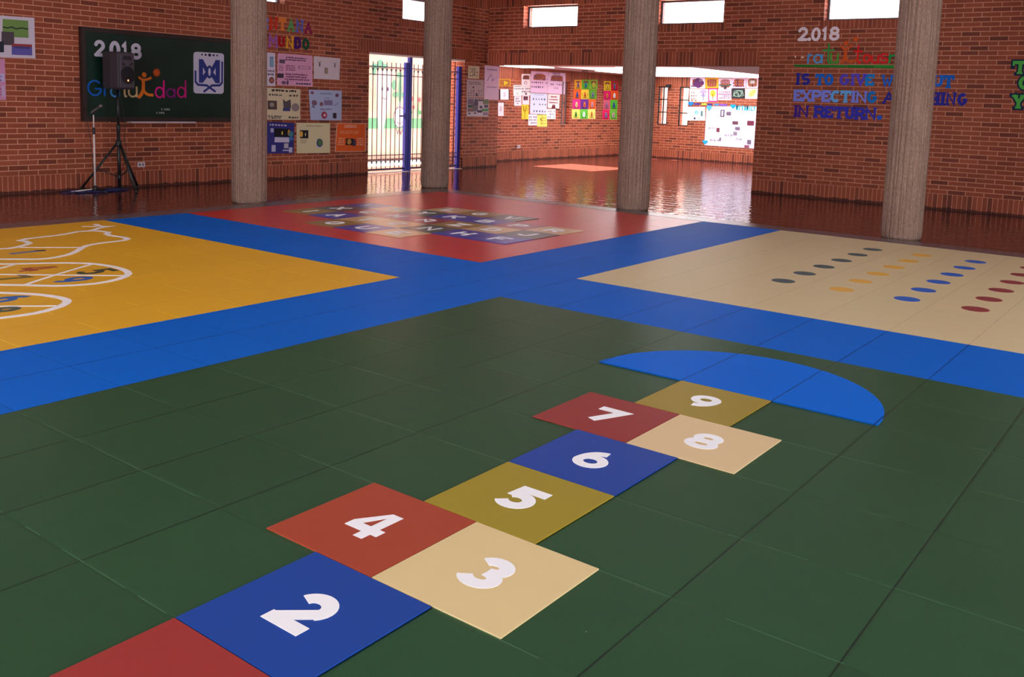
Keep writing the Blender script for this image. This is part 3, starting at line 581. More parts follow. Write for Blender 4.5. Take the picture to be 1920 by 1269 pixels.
# rooms behind the slit windows
bm = bmesh.new(); quad_box(bm, XF + 1.4, 8.0, 0, XF + 1.5, 13.0, 2.6)
tag(link('wall_outside_far', bm, mat('pale_outside_wall', (226, 232, 226), .8, .2, noise=(4, .25))), 'pale wall seen through the far slit windows', 'wall', kind='structure')

# outdoors beyond the gate
PEACH = mat('peach_render', (238, 206, 190), 0.85, 0.2, noise=(5, .12))
bm = bmesh.new(); quad_box(bm, 8.0, YL + .25, -.12, 14.4, 16.0, -.004); quad_box(bm, 14.4, YB + .25, -.12, 24.0, 16.0, -.004)
tag(link('ground_outside', bm, mat('pale_paving', (112, 104, 100), .8, .2, noise=(4, .1))), 'pale sunlit paving outside the gate', 'ground', kind='structure')
YM = 13.5
bm = bmesh.new(); quad_box(bm, 8.0, YM, -.004, 20.0, YM + .2, 3.2)
mur = tag(link('wall_outside', bm, PEACH), 'peach outdoor wall painted with vegetables seen through the gate', 'wall', kind='structure')
fm = lambda a, b, d: (a, YM - d, b)
def flat(name, polys, fn, m, parent, d=0.003, d0=0.0):
    bm = bmesh.new()
    for k, p in enumerate(polys): prism(bm, p, fn, d0, d + k * 4e-5)
    return link(name, bm, m, parent)
def ell(cx, cy, rx, ry, n=28, a0=0, a1=360):
    return [(cx + rx * math.cos(math.radians(a0 + (a1 - a0) * i / n)), cy + ry * math.sin(math.radians(a0 + (a1 - a0) * i / n))) for i in range(n if a1 - a0 == 360 else n + 1)]
def ribbon(pts, t, closed=False, disc=0):
    p = [Vector(pts[0])]
    for q in pts[1:]:
        if (Vector(q) - p[-1]).length > 1e-6: p.append(Vector(q))
    if closed and (p[0] - p[-1]).length < 1e-6: p.pop()
    n = len(p); L, R_ = [], []
    for i in range(n):
        a = p[i - 1] if (closed or i > 0) else None; c = p[(i + 1) % n] if (closed or i < n - 1) else None
        d1 = (p[i] - a).normalized() if a is not None else (c - p[i]).normalized()
        d2 = (c - p[i]).normalized() if c is not None else d1
        n1, n2 = Vector((-d1.y, d1.x)), Vector((-d2.y, d2.x)); mm = n1 + n2
        if mm.length < .5:                                  # hairpin: square it off
            for nn, dd in ((n1, d1), (n2, -d2)):
                e = p[i] + dd * t / 2; L.append(tuple(e + nn * t / 2)); R_.append(tuple(e - nn * t / 2))
            continue
        mm = mm.normalized(); k = min(1 / max(.35, mm.dot(n1)), 1.9) * t / 2
        L.append(tuple(p[i] + mm * k)); R_.append(tuple(p[i] - mm * k))
    return [Strip(L, R_, closed)]
flat('painted_band', [[(8.2, .72), (19.8, .72), (19.8, .96), (8.2, .96)]], fm, cm((110, 186, 150)), mur)
flat('painted_radish', [[(13.62, 1.75), (13.66, 1.98), (13.78, 2.06), (13.98, 2.06), (14.13, 1.96), (14.17, 1.7), (14.1, 1.35), (13.95, .95), (13.86, .66), (13.78, .64), (13.72, .72), (13.66, 1.3)]], fm, cm((246, 240, 236)), mur, .005)
flat('painted_leaves', [ell(13.6, 2.12, .12, .06), ell(13.75, 2.2, .09, .07), ell(13.86, 2.14, .13, .05), ell(13.56, 2.02, .06, .1)] + ribbon([(13.8, 2.2), (13.85, 2.04)], .04), fm, cm((120, 190, 165)), mur, .007)
flat('painted_onion', [ell(14.4, .98, .19, .24), [(14.33, 1.15), (14.47, 1.15), (14.42, 1.38), (14.38, 1.38)]], fm, cm((246, 240, 240)), mur, .005)
flat('painted_onion_leaves', [ell(14.38, 1.95, .1, .07), ell(14.4, 1.62, .06, .3), ell(14.2, 1.72, .08, .12), ell(14.25, 1.5, .1, .07), ell(14.62, 1.75, .11, .1), ell(14.72, 1.62, .05, .1), ell(14.52, 1.5, .08, .06)], fm, cm((118, 188, 160)), mur, .006)
flat('painted_outline', ribbon(ell(14.4, .98, .19, .24), .014, True) + ribbon(ell(14.4, .9, .1, .06, 10, 200, 340), .014) + [ell(13.82, 1.62, .025, .05), ell(14.0, 1.62, .025, .05)] + ribbon(ell(13.9, 1.45, .08, .06, 10, 190, 350), .012) + ribbon([(14.3, .72), (14.34, .6), (14.4, .72), (14.44, .58), (14.5, .7)], .014), fm, cm((96, 88, 130)), mur, .009)
flat('painted_flowers', [ell(14.78, 1.42, .06, .07), ell(14.86, 1.22, .045, .05), ell(15.06, 1.4, .05, .06)], fm, cm((206, 120, 128)), mur, .006)
flat('painted_flower_stems', ribbon([(14.78, 1.36), (14.8, .97)], .025) + ribbon([(15.04, 1.34), (15.02, .97)], .025) + [ell(14.76, 1.1, .07, .05), ell(15.08, 1.1, .06, .05)], fm, cm((84, 170, 120)), mur, .005)

# ------------------------------------------------------------------ play square
def mat_slab(name, x0, y0, x1, y1, m, label, z=0.010, cat='play mat', parent=None, group=None):
    bm = bmesh.new(); quad_box(bm, x0, y0, 0.0, x1, y1, z)
    o = link(name, bm, m, parent)
    if parent is None: tag(o, label, cat, group)
    return o
X1, X2, Y1, Y2 = 3.985, 5.005, 2.255, 3.285
GREEN = rubber('green_rubber', (30, 68, 38), .16, True, .40, .16)
BLUE = rubber('blue_rubber', (0, 92, 190), .08, False, .5, .04)
YELLOW = rubber('yellow_rubber', (216, 160, 36), .06, True, .45, .12, seam=.3)
RED = rubber('red_rubber', (190, 38, 38), .08, False, .28, .4)
CREAM = rubber('cream_rubber', (200, 180, 140), .05, False, .45, .12, seam=.35)
g = 'coloured quarters of the play square'
mat_slab('rubber_mat', -.5, -2.24, X1, Y1, GREEN, 'large dark green rubber mat under the number hopscotch', group=g)
yel = mat_slab('rubber_mat', -.5, Y2, X1, KY, YELLOW, 'mustard yellow rubber mat with white animal outline', group=g)
mat_slab('rubber_mat', X2, Y2, KX, KY, RED, 'red rubber mat under the alphabet tiles', group=g)
cre = mat_slab('rubber_mat', X2, -2.24, KX, Y1, CREAM, 'cream rubber mat with rows of coloured dots', group=g)
bm = bmesh.new()
quad_box(bm, X1, -2.24, 0, X2, KY, .010); quad_box(bm, -.5, Y1, 0, X1, Y2, .010); quad_box(bm, X2, Y1, 0, KX, Y2, .010)
bmesh.ops.remove_doubles(bm, verts=bm.verts, dist=1e-5)
tag(link('rubber_strip', bm, BLUE), 'blue rubber cross path dividing the four coloured mats', 'play mat')

# stroke glyphs: centre lines in a unit box
def arc(cx, cy, rx, ry, a0, a1, n=18): return [(cx + rx * math.cos(math.radians(a0 + (a1 - a0) * i / n)), cy + ry * math.sin(math.radians(a0 + (a1 - a0) * i / n))) for i in range(n + 1)]
O_ = arc(.5, .5, .5, .5, 0, 360, 28)
GL = {
 '0': [O_], 'O': [O_], 'Q': [O_, [(.6, .3), (1, 0)]], '.': [[(.35, .5), (.65, .5)]],
 '1': [[(.2, .82), (.62, 1), (.62, 0)]],
 '2': [arc(.5, .7, .48, .30, 165, -30) + [(.2, .11)], [(0, 0), (1, 0)]],
 '3': [arc(.48, .76, .43, .24, 160, -92), arc(.48, .26, .50, .26, 92, -160)],
 '4': [[(.70, 0), (.70, 1)], [(.70, 1), (0, .28)], [(0, .28), (1, .28)]],
 '5': [[(1, 1), (.2, 1), (.13, .50)], arc(.45, .33, .52, .32, 138, -148)],
 '6': [arc(.80, .34, .78, .64, 95, 180) , arc(.5, .31, .5, .31, 0, 360, 26)],
 '9': [arc(.20, .66, .78, .64, -85, 0), arc(.5, .69, .5, .31, 0, 360, 26)],
 '7': [[(0, 1), (1, 1), (.36, 0)]],
 '8': [arc(.5, .75, .42, .25, 0, 360, 24), arc(.5, .26, .5, .26, 0, 360, 24)],
 'A': [[(0, 0), (.5, 1), (1, 0)], [(.2, .36), (.8, .36)]],
 'B': [[(0, 0), (0, 1)], [(0, 1), (.5, 1)] + arc(.5, .77, .4, .23, 90, -90, 10) + [(.05, .54)], [(.3, .54), (.5, .54)] + arc(.5, .27, .5, .27, 90, -90, 10) + [(0, 0)]],
 'C': [arc(.52, .5, .52, .5, 45, 315)],
 'D': [[(0, 0), (0, 1), (.45, 1)] + arc(.45, .5, .55, .5, 90, -90, 14) + [(0, 0)]],
 'E': [[(1, 1), (0, 1), (0, 0), (1, 0)], [(0, .52), (.8, .52)]],
 'F': [[(1, 1), (0, 1), (0, 0)], [(0, .5), (.8, .5)]],
 'G': [arc(.52, .5, .52, .5, 45, 345) + [(1, .45), (.6, .45)]],
 'H': [[(0, 0), (0, 1)], [(1, 0), (1, 1)], [(0, .5), (1, .5)]],
 'I': [[(.5, 0), (.5, 1)]],
 'J': [[(.8, 1), (.8, .3)] + arc(.4, .3, .4, .3, 0, -170, 12)],
 'K': [[(0, 0), (0, 1)], [(1, 1), (0, .42)], [(.3, .58), (1, 0)]],
 'L': [[(0, 1), (0, 0), (1, 0)]],
 'M': [[(0, 0), (0, 1), (.5, .35), (1, 1), (1, 0)]],
 'N': [[(0, 0), (0, 1), (1, 0), (1, 1)]],
 'P': [[(0, 0), (0, 1)], [(0, 1), (.5, 1)] + arc(.5, .72, .5, .28, 90, -90, 12) + [(.05, .44)]],
 'R': [[(0, 0), (0, 1)], [(0, 1), (.5, 1)] + arc(.5, .73, .5, .27, 90, -90, 12) + [(.05, .46)], [(.45, .46), (1, 0)]],
 'S': [arc(.5, .74, .46, .26, 30, 250, 14) + arc(.5, .26, .48, .26, 75, -150, 14)],
 'T': [[(0, 1), (1, 1)], [(.5, 1), (.5, 0)]],
 'U': [[(0, 1), (0, .35)] + arc(.5, .35, .5, .35, 180, 360, 14) + [(1, 1)]],
 'V': [[(0, 1), (.5, 0), (1, 1)]],
 'W': [[(0, 1), (.25, 0), (.5, .7), (.75, 0), (1, 1)]],
 'X': [[(0, 0), (1, 1)], [(0, 1), (1, 0)]],
 'Y': [[(0, 1), (.5, .48), (1, 1)], [(.5, .48), (.5, 0)]],
 'Z': [[(0, 1), (1, 1), (0, 0), (1, 0)]],
 'a': [arc(.45, .5, .45, .5, 0, 360, 22), [(.95, 1), (.95, 0)]],
 'd': [arc(.45, .3, .45, .3, 0, 360, 22), [(.95, 1), (.95, 0)]],
 'n': [[(0, 0), (0, 1)], [(0, .6)] + arc(.5, .55, .5, .45, 170, 0, 12) + [(1, 0)]],
 'o': [O_], 'r': [[(.1, 0), (.1, 1)], [(.1, .6)] + arc(.7, .5, .6, .5, 160, 80, 8)],
 's': [arc(.5, .74, .46, .26, 30, 250, 14) + arc(.5, .26, .48, .26, 75, -150, 14)],
 't': [[(.5, 1), (.5, .2)] + arc(.75, .2, .25, .2, 180, 300, 6), [(0, .68), (1, .68)]],
 'u': [[(0, 1), (0, .4)] + arc(.5, .4, .5, .4, 180, 360, 12), [(1, 1), (1, 0)]],
}
GL['Ñ'] = [[(0, 0), (0, .75), (1, 0), (1, .75)], [(.2, .98), (.8, .98)]]
def glyph(ch, w, h, t, slab=False, rnd=False):
    """polygons of a character in a w x h box"""
    mx = lambda p: (t / 2 + p[0] * (w - t), t / 2 + p[1] * (h - t))
    out = []
    if ch == '.': return [ell(w / 2, h / 2, min(w, h) / 2, min(w, h) / 2, 16)]
    if ch == '4':
        return [[(x * w, y * h) for x, y in q] for q in ([(.55, 0), (.82, 0), (.82, 1), (.55, 1)], [(0, .2), (1, .2), (1, .42), (0, .42)], [(0, .42), (.28, .42), (.66, 1), (.50, 1)])]
    if ch == '2' and not rnd:
        bowl = ribbon([mx(p) for p in arc(.5, .7, .48, .30, 165, -44)], t)
        return bowl + [[(x * w, y * h) for x, y in q] for q in ([(0, 0), (0, .20), (.655, .635), (.895, .475), (.34, .10)], [(0, 0), (1, 0), (1, .24), (0, .24)])]
    if ch == 'I': mx = lambda p: (w / 2, t / 2 + p[1] * (h - t))
    for st in GL[ch]:
        pts = [mx(p) for p in st]
        closed = (st[0] == st[-1]) or (abs(st[0][0] - st[-1][0]) < 1e-6 and abs(st[0][1] - st[-1][1]) < 1e-6)
        if not closed and not rnd:      # square ends run on to the edge of the box
            for e, f in ((0, 1), (-1, -2)):
                a, b = Vector(pts[e]), Vector(pts[f]); d = (a - b)
                if d.length > 0 and (st[e][0] in (0, 1) or st[e][1] in (0, 1)): pts[e] = tuple(a + d.normalized() * t / 2)
        out += ribbon(pts, t, closed, 14)
        if rnd and not closed: out += [ell(*pts[0], t / 2, t / 2, 14), ell(*pts[-1], t / 2, t / 2, 14)]
        if slab and not closed:
            for e, f in ((0, 1), (-1, -2)):
                if st[e][1] in (0, 1) and abs(st[e][1] - st[f][1]) > abs(st[e][0] - st[f][0]) * .8:
                    cx = mx(st[e])[0]; z = 0 if st[e][1] == 0 else h - t * .6; s = t * .8
                    out.append([(cx - s, z), (cx + s, z), (cx + s, z + t * .6), (cx - s, z + t * .6)])
                elif st[e][0] == 1 and st[e][1] in (0, 1):
                    z = 0 if st[e][1] == 0 else h - t * 1.5
                    out.append([(w - t * .6, z), (w, z), (w, z + t * 1.5), (w - t * .6, z + t * 1.5)])
                elif st[e][0] == 0 and st[e][1] == 1:
                    out.append([(0, h - t * 1.5), (t * .6, h - t * 1.5), (t * .6, h), (0, h)])
    return out

# hopscotch: local right = -Y, local up = +X
HOP = [('1', -.5, -.25, (150, 46, 42), 'brick red'), ('2', 0, -.25, (10, 62, 150), 'blue'), ('3', .5, -.5, (216, 192, 140), 'cream'), ('4', .5, 0, (160, 62, 38), 'rust red'),
       ('5', 1, -.25, (152, 132, 32), 'olive yellow'), ('6', 1.5, -.25, (12, 60, 150), 'blue'), ('7', 2, 0, (142, 46, 44), 'dark red'), ('8', 2, -.5, (214, 186, 142), 'cream'), ('9', 2.5, -.25, (150, 128, 44), 'olive yellow')]
NUM = cm((240, 240, 244), .5, .3)
def floor_fn(cx, cy, w, h):
    return lambda a, b, d: (cx + (b - h / 2), cy - (a - w / 2), d)
WORDS = ['zero', 'one', 'two', 'three', 'four', 'five', 'six', 'seven', 'eight', 'nine']
for ch, x0, y0, col, cn in HOP:
    m = rubber('hopscotch_%s' % ch, col, .05, False, .42, .16, joints=False)
    bm = bmesh.new(); quad_box(bm, x0 + .0015, y0 + .0015, .010, x0 + .4985, y0 + .4985, .0150)
    t = tag(link('hopscotch_tile', bm, m, bevel=.0015), '%s hopscotch square painted with the white number %s' % (cn, ch), 'floor tile', 'hopscotch number squares')
    W_, H_ = .150, .196
    if ch == '1': W_ = .095
    flat('numeral', glyph(ch, W_, H_,    .044 if ch in '689' else .050), floor_fn(x0 + .25, y0 + .25, W_, H_), NUM, t, .0164, .0152)
bm = bmesh.new(); prism(bm, [(3.0, -.765)] + [(3.0 + .765 * math.sin(a), -.765 * math.cos(a)) for a in [math.pi * i / 48 for i in range(1, 48)]] + [(3.0, .765)], lambda a, b, d: (a, b, d), .010, .0150)
tag(link('hopscotch_tile', bm, rubber('hopscotch_home', (0, 98, 204), .05, False, .5, .04)), 'big blue half circle at the far end of the hopscotch', 'floor tile')

# alphabet tiles
OL, GY, BU, MA, TN = ((146, 116, 52), 'olive'), ((62, 76, 76), 'slate grey'), ((38, 62, 160), 'blue'), ((146, 48, 72), 'maroon'), ((196, 164, 120), 'tan')
ALPHA = [('I', 2, 7, OL), ('X', 3, 7, GY), ('W', 4, 7, BU), ('A', 2, 6, BU), ('Q', 3, 6, MA), ('S', 4, 6, TN), ('T', 2, 5, TN), ('M', 3, 5, MA), ('Y', 4, 5, GY), ('L', 5, 5, TN), ('O', 1, 5, OL),
         ('C', 2, 4, TN), ('Ñ', 3, 4, MA), ('K', 4, 4, BU), ('G', 5, 4, OL), ('U', 1, 4, BU), ('N', 2, 3, GY), ('Z', 3, 3, OL), ('B', 4, 3, BU), ('V', 5, 3, GY), ('E', 1, 3, TN), ('H', 2, 2, BU), ('D', 3, 2, TN), ('P', 4, 2, MA), ('F', 2, 1, BU), ('J', 3, 1, GY), ('R', 4, 1, TN)]
for ch, i, j, (col, cn) in ALPHA:
    m = MC.get('alphabet_' + cn.split()[0]) or rubber('alphabet_' + cn.split()[0], col, .05, False, .28, .4, joints=False)
    x0, y0 = X2 + .495 * i, Y2 + .499 * j
    bm = bmesh.new(); quad_box(bm, x0 + .002, y0 + .002, .010, x0 + .493, y0 + .497, .0150)
    t = tag(link('alphabet_tile', bm, m), '%s floor square painted with the white letter %s' % (cn, ch), 'floor tile', 'alphabet floor squares')
    W_, H_ = .2, .24
    flat('letter', glyph(ch, W_, H_, .05), floor_fn(x0 + .248, y0 + .25, W_, H_), NUM, t, .0164, .0152)

# dots on the cream mat
for y, col, nm in ((.96, (66, 80, 84), 'slate'), (.465, (214, 160, 62), 'yellow'), (-.048, (26, 86, 178), 'blue'), (-.543, (134, 42, 48), 'maroon')):
    for k in range(6):
        d = flat('painted_dot', [ell(6.24 + .502 * k, y, .098, .098, 32)], lambda a, b, dd: (a, b, dd), cm(col, .55, .3), cre, .0112, .0101)
        d['label'] = nm + ' painted dot'
# animal outline on the yellow mat
WL = cm((236, 230, 232), .55, .3); fxy = lambda a, b, d: (a, b, d)
def clipr(pts): return [p for p in pts if p[0] > -.49 and p[1] < KY - .02]
for nm, keys, t in (('outline', ('bull', 'bull2', 'e2', 'e3'), .055), ('thin_line', ('horn', 'bline', 'm2', 'm3', 'c2', 'c3'), .03)):
    for q, k in enumerate(keys): flat(nm, ribbon(clipr(YEL[k]), t), fxy, WL, yel, .0112 + q * 6e-5 + (t < .05) * 4e-4, .0101)['label'] = 'white painted line'
DC = {'1': (86, 100, 150), '4': (156, 70, 44), '5': (60, 62, 40), '9': (36, 84, 160), '7': (110, 92, 40), '6': (40, 92, 160), '8': (78, 84, 70)}
for ch, x, y in YEL['digits']:
    W_, H_ = (.16, .3) if ch != '1' else (.1, .3)
    flat('painted_digit', glyph(ch, W_, H_, .055), floor_fn(x, y, W_, H_), cm(DC[ch], .6, .3), yel, .0112, .0101)['label'] = 'painted number ' + ch

# columns
def fluted(bm, r, prof, c, seed):
    q = random.Random(seed); n = 120; prof_r = []
    while len(prof_r) < n:                              # boards of uneven width leave ridges and grooves
        wd = q.randint(2, 5); lift = q.uniform(-.004, .003); prof_r += [lift] * wd + [-.015]
    rings = [[bm.verts.new((c[0] + (r * k + (prof_r[j] if z > .05 else 0)) * math.cos(2 * math.pi * j / n), c[1] + (r * k + (prof_r[j] if z > .05 else 0)) * math.sin(2 * math.pi * j / n), z)) for j in range(n)] for k, z in prof]
    for p, s in zip(rings, rings[1:]):
        for j in range(n): bm.faces.new((p[j], p[(j + 1) % n], s[(j + 1) % n], s[j]))
    bm.faces.new(rings[0][::-1]); bm.faces.new(rings[-1])
for x, y, lb in ((6.335, 8.36, 'leftmost concrete column in front of the chalkboard wall'), (10.03, 8.40, 'concrete column at the far corner of the square, before the gate'), (10.0, 4.63, 'concrete column in front of the opening to the back room'), (10.06, 1.02, 'rightmost concrete column, before the blue lettering')):
    bm = bmesh.new(); r = .228
    fluted(bm, r, [(.93, 0), (.985, .03), (1, .08), (1, 1.3), (1, 2.6), (1, TOP)], (x, y), int(x * 10 + y))
    tag(link('column', bm, CONCRETE, smooth=True), lb, 'column', 'concrete columns around the play square')

# ------------------------------------------------------------------ chalkboard, speaker, microphone
CH_Y = YL - .06
cb = empty('chalkboard', (6.77, YL, .97), 'dark green chalkboard in a brown frame behind the speaker', 'chalkboard')
bx0, bx1, bz0, bz1 = 5.38, 8.15, .972, 2.268
boxobj('panel', (bx0 + .05, YL - .06, bz0 + .05, bx1 - .05, YL - .002, bz1 - .05), mat('green_chalk_surface', (10, 38, 30), .32, .45, noise=(1.2, .35)), cb)
fr = mat('brown_board_frame', (46, 28, 28), .45, .4)
bm = bmesh.new()
quad_box(bm, bx0, YL - .075, bz0, bx0 + .06, YL - .001, bz1); quad_box(bm, bx1 - .06, YL - .075, bz0, bx1, YL - .001, bz1)
quad_box(bm, bx0 + .06, YL - .075, bz0, bx1 - .06, YL - .001, bz0 + .06); quad_box(bm, bx0 + .06, YL - .075, bz1 - .06, bx1 - .06, YL - .001, bz1)
link('frame', bm, fr, cb)
boxobj('ledge', (6.08, YL - .10, bz0 - .022, 7.15, YL - .001, bz0 - .002), mat('pale_ledge', (196, 176, 186), .4, .4), cb)
cfn = lambda a, b, d: (a, CH_Y - d, b)
flat('chalk_writing', [[(c[0] + (c[2] - c[0]) * f, c[1]), (c[0] + (c[2] - c[0]) * (f + .12), c[1]), (c[0] + (c[2] - c[0]) * (f + .1), c[3]), (c[0] + (c[2] - c[0]) * f, c[3])] for c in CHALK[:2] for f in (0, .3, .5, .65, .82)], cfn, cm((140, 140, 140)), cb, .002, .0005)
# emblem plate
pc = PLATE
pt = lambda s, t: tuple((1 - t) * ((1 - s) * pc[0][i] + s * pc[1][i]) + t * ((1 - s) * pc[3][i] + s * pc[2][i]) for i in (0, 1))
def rrect(s0, t0, s1, t1, r, rt_=None, n=6):
    rt_ = rt_ or r; o = []
    for cx, cy, a in ((s1 - r, t0 + rt_, -90), (s1 - r, t1 - rt_, 0), (s0 + r, t1 - rt_, 90), (s0 + r, t0 + rt_, 180)):
        o += [(cx + r * math.cos(math.radians(a + 90 * i / n)), cy + rt_ * math.sin(math.radians(a + 90 * i / n))) for i in range(n + 1)]
    return o
bm = bmesh.new(); prism(bm, [pt(*p) for p in rrect(0, 0, 1, 1, .1, .07)], cfn, .001, .006)
em = tag(link('emblem_plate', bm, cm((192, 184, 208), .6, .2)), 'white emblem plate with a blue crest on the chalkboard', 'emblem')
EB = cm((44, 52, 124), .6, .2)
efn = lambda a, b, d: cfn(*pt(a, b), d)
flat('emblem_dots', [ell(x, .06, r, r * .75, 12) for x, r in ((.27, .028), (.39, .034), (.52, .05), (.65, .034), (.77, .028))], efn, cm((30, 26, 56)), em, .0078, .006)
hour = [[(.17, .17), (.30, .17), (.30, .74), (.17, .74)], [(.72, .17), (.86, .17), (.86, .74), (.72, .74)], [(.30, .17), (.47, .40), (.40, .50), (.30, .36)], [(.30, .74), (.30, .56), (.40, .46), (.47, .56)], [(.72, .17), (.72, .36), (.62, .50), (.56, .40)], [(.72, .74), (.56, .56), (.62, .46), (.72, .56)]]
hour += ribbon(ell(.515, .47, .075, .13), .06, True)
hour += ribbon([(.94, .2), (.94, .72), (.86, .79), (.6, .8), (.32, .96)], .055) + ribbon([(.06, .45), (.06, .72), (.14, .79), (.42, .8), (.72, .95)], .055)
flat('emblem_crest', hour, efn, EB, em, .0086, .006)

def place_fn(pl, off):
    return {'L': lambda a, b, d: (a, YL - off - d, b), 'C': lambda a, b, d: (a, CH_Y - off - d, b), 'B': lambda a, b, d: (a, YB - off - d, b),
            'F': lambda a, b, d: (XF - off - d, a, b), 'R': lambda a, b, d: (XR - off - d, a, b)}[pl]
def cname(c):
    ref = {'white': (210, 195, 208), 'navy': (38, 36, 134), 'blue': (18, 90, 182), 'violet-blue': (78, 62, 178), 'periwinkle': (108, 116, 212), 'light blue': (80, 145, 205), 'dark purple': (60, 26, 118), 'green': (60, 145, 66), 'dark green': (12, 72, 50), 'red': (190, 22, 25), 'orange red': (205, 45, 25), 'orange': (222, 122, 48), 'magenta': (200, 25, 120), 'plum': (120, 22, 95), 'amber': (222, 155, 42), 'lilac': (155, 85, 170), 'cream': (195, 165, 120)}
    return min(ref, key=lambda k: sum((a - b) ** 2 for a, b in zip(ref[k], c)))
FULL = {'ENTANA': 'VENTANA', 'ratu tousn': 'gratuitousness'}
ORD = ['first', 'second', 'third', 'fourth', 'fifth', 'sixth', 'seventh', 'eighth', 'ninth', 'tenth', 'eleventh', 'twelfth', 'thirteenth', 'fourteenth']
seen = {}
for pl, word, style, ch, (a0, z0, a1, z1), col in LETTERS:
    wd, h = abs(a1 - a0), z1 - z0; sg = 1 if a1 > a0 else -1
    t = (.25 if style == 'slab' else (.17 if word in ('Gratuidad', 'ratu tousn') else .21)) * h
    if word in ('Gratuidad', 'ratu tousn'): t = .028 if pl == 'R' else .025
    if style == 'slab' and ch in 'NMWAX': t *= .78
    t = min(t, wd * (.9 if ch in 'I.' else .42))
    if pl == 'R': col = tuple(min(238, int(x * 1.14)) for x in col)
    base = place_fn(pl, .003)
    fn = lambda a, b, d, a0=a0, z0=z0, sg=sg: base(a0 + sg * a, z0 + b, d)
    full = FULL.get(word, word); key = (pl, word); i0 = seen.get(key, {'ENTANA': 1, 'ratu tousn': 1}.get(word, 0))
    pos = full.index(ch, i0) if ch in full[i0:] else i0
    seen[key] = pos + 1
    polys = glyph(ch, wd, h, t, style == 'slab', style == 'sans')
    bm = bmesh.new()
    for k, p in enumerate(polys): prism(bm, p, fn, 0, .006 + k * 5e-5)
    cn = cname(col)
    digit = ch.isdigit() or word == '2.018'
    if word == 'TOY': cn = 'green dark-edged'
    wallname = {'L': 'beside the left column', 'C': 'on the chalkboard', 'R': 'on the right brick wall'}[pl]
    if ch == '.': lb = '%s round full stop of %s %s' % (cn, full.strip('.'), wallname)
    elif digit: lb = '%s digit %s of the year 2.018 %s' % (cn, ch, wallname)
    else: lb = '%s cut-out letter %s, %s letter of %s %s' % (cn, ch, ORD[pos], full.strip('.') if word != 'TOY' else 'the column at the frame edge', wallname)
    if word == 'TOY': lb = 'green dark-edged cut-out letter %s at the right end of the lettered wall' % ch
    grp = {'2.018': 'year digits ' + wallname, 'ENTANA': 'coloured letters above the posters', 'MUNDO': 'coloured letters above the posters', 'Gratuidad': 'letters of Gratuidad on the chalkboard', 'ratu tousn': 'letters of gratuitousness on the wall', 'TOY': 'green dark-edged letters'}.get(word, 'blue motto letters on the right wall')
    o = tag(link('paper_digit' if digit else 'paper_letter', bm, cm(col, .7, .2)), lb, 'digit' if digit else 'letter', grp)
    if word == 'TOY':
        base2 = place_fn(pl, .001); e = .022
        fn2 = lambda a, b, d, a0=a0, z0=z0, sg=sg: base2(a0 + sg * (a - e), z0 + b - e, d)
        flat('dark_edge', glyph(ch, wd + 2 * e, h + 2 * e, t + 2 * e, True), fn2, cm((22, 40, 72)), o, .004)
OR_ = cm((214, 112, 34), .7, .2); OR2 = cm((205, 84, 28), .7, .2)
for nm, F, pl, m, rad in (('Gratuidad', FIG_C, 'C', OR_, .03), ('gratuitousness', FIG_R, 'R', OR2, .03)):
    fn = place_fn(pl, .0035); ds = lambda q: math.hypot(q[1][0] - q[0][0], q[1][1] - q[0][1])
    ps = ribbon(F['arms'], .035) + ribbon(F['body'], .05) + ribbon(F['leg'], .04) + [ell(*F['head'][0], ds(F['head']), ds(F['head']), 18)]
    bm = bmesh.new()
    for k, p in enumerate(ps): prism(bm, p, fn, 0, .006 + k * 5e-5)
    tag(link('paper_figure', bm, m), 'orange cut-out dancing figure standing for the i of ' + nm, 'figure', 'orange dancing figures')
    r = ds(F['sun']); c = F['sun'][0]; bm = bmesh.new()
    prism(bm, ell(*c, r * .8, r * .8, 20), fn, 0, .006)
    if pl == 'C':
        for k in range(12): a = math.pi * 2 * k / 12; prism(bm, [(c[0] + r * .7 * math.cos(a - .2), c[1] + r * .7 * math.sin(a - .2)), (c[0] + r * 1.12 * math.cos(a), c[1] + r * 1.12 * math.sin(a)), (c[0] + r * .7 * math.cos(a + .2), c[1] + r * .7 * math.sin(a + .2))], fn, 0, .006)
    tag(link('paper_sun' if pl == 'C' else 'paper_ball', bm, cm((196, 84, 34) if pl == 'C' else (205, 88, 28), .7, .2)), 'orange cut-out ' + ('sun above the dancing figure on the chalkboard' if pl == 'C' else 'ball above the dancing figure on the right wall'), 'paper shape')
fn = place_fn('R', .002)
for i, (a0, z0, a1, z1) in enumerate(UNDER):
    bm = bmesh.new(); prism(bm, [(a0, z0 + .004), (a1, z0), (a1, z1 - .004), (a0, z1)], fn, 0, .005)
    tag(link('paper_strip', bm, cm(((24, 118, 40), (30, 130, 44), (26, 124, 42), (34, 142, 46))[i], .7, .2)), 'green paper strip under gratuitousness, %s from its left end' % ORD[i], 'paper strip', 'green underline strips')
for i, (a0, z0, a1, z1) in enumerate(SPOTS):
    bm = bmesh.new(); prism(bm, ell((a0 + a1) / 2, (z0 + z1) / 2, abs(a1 - a0) / 2, (z1 - z0) / 2, 10), fn, 0, .004)
    tag(link('glue_spot', bm, cm((226, 190, 170))), ('narrow', 'rounder')[i] + ' white glue spot left of the letter r', 'glue spot')

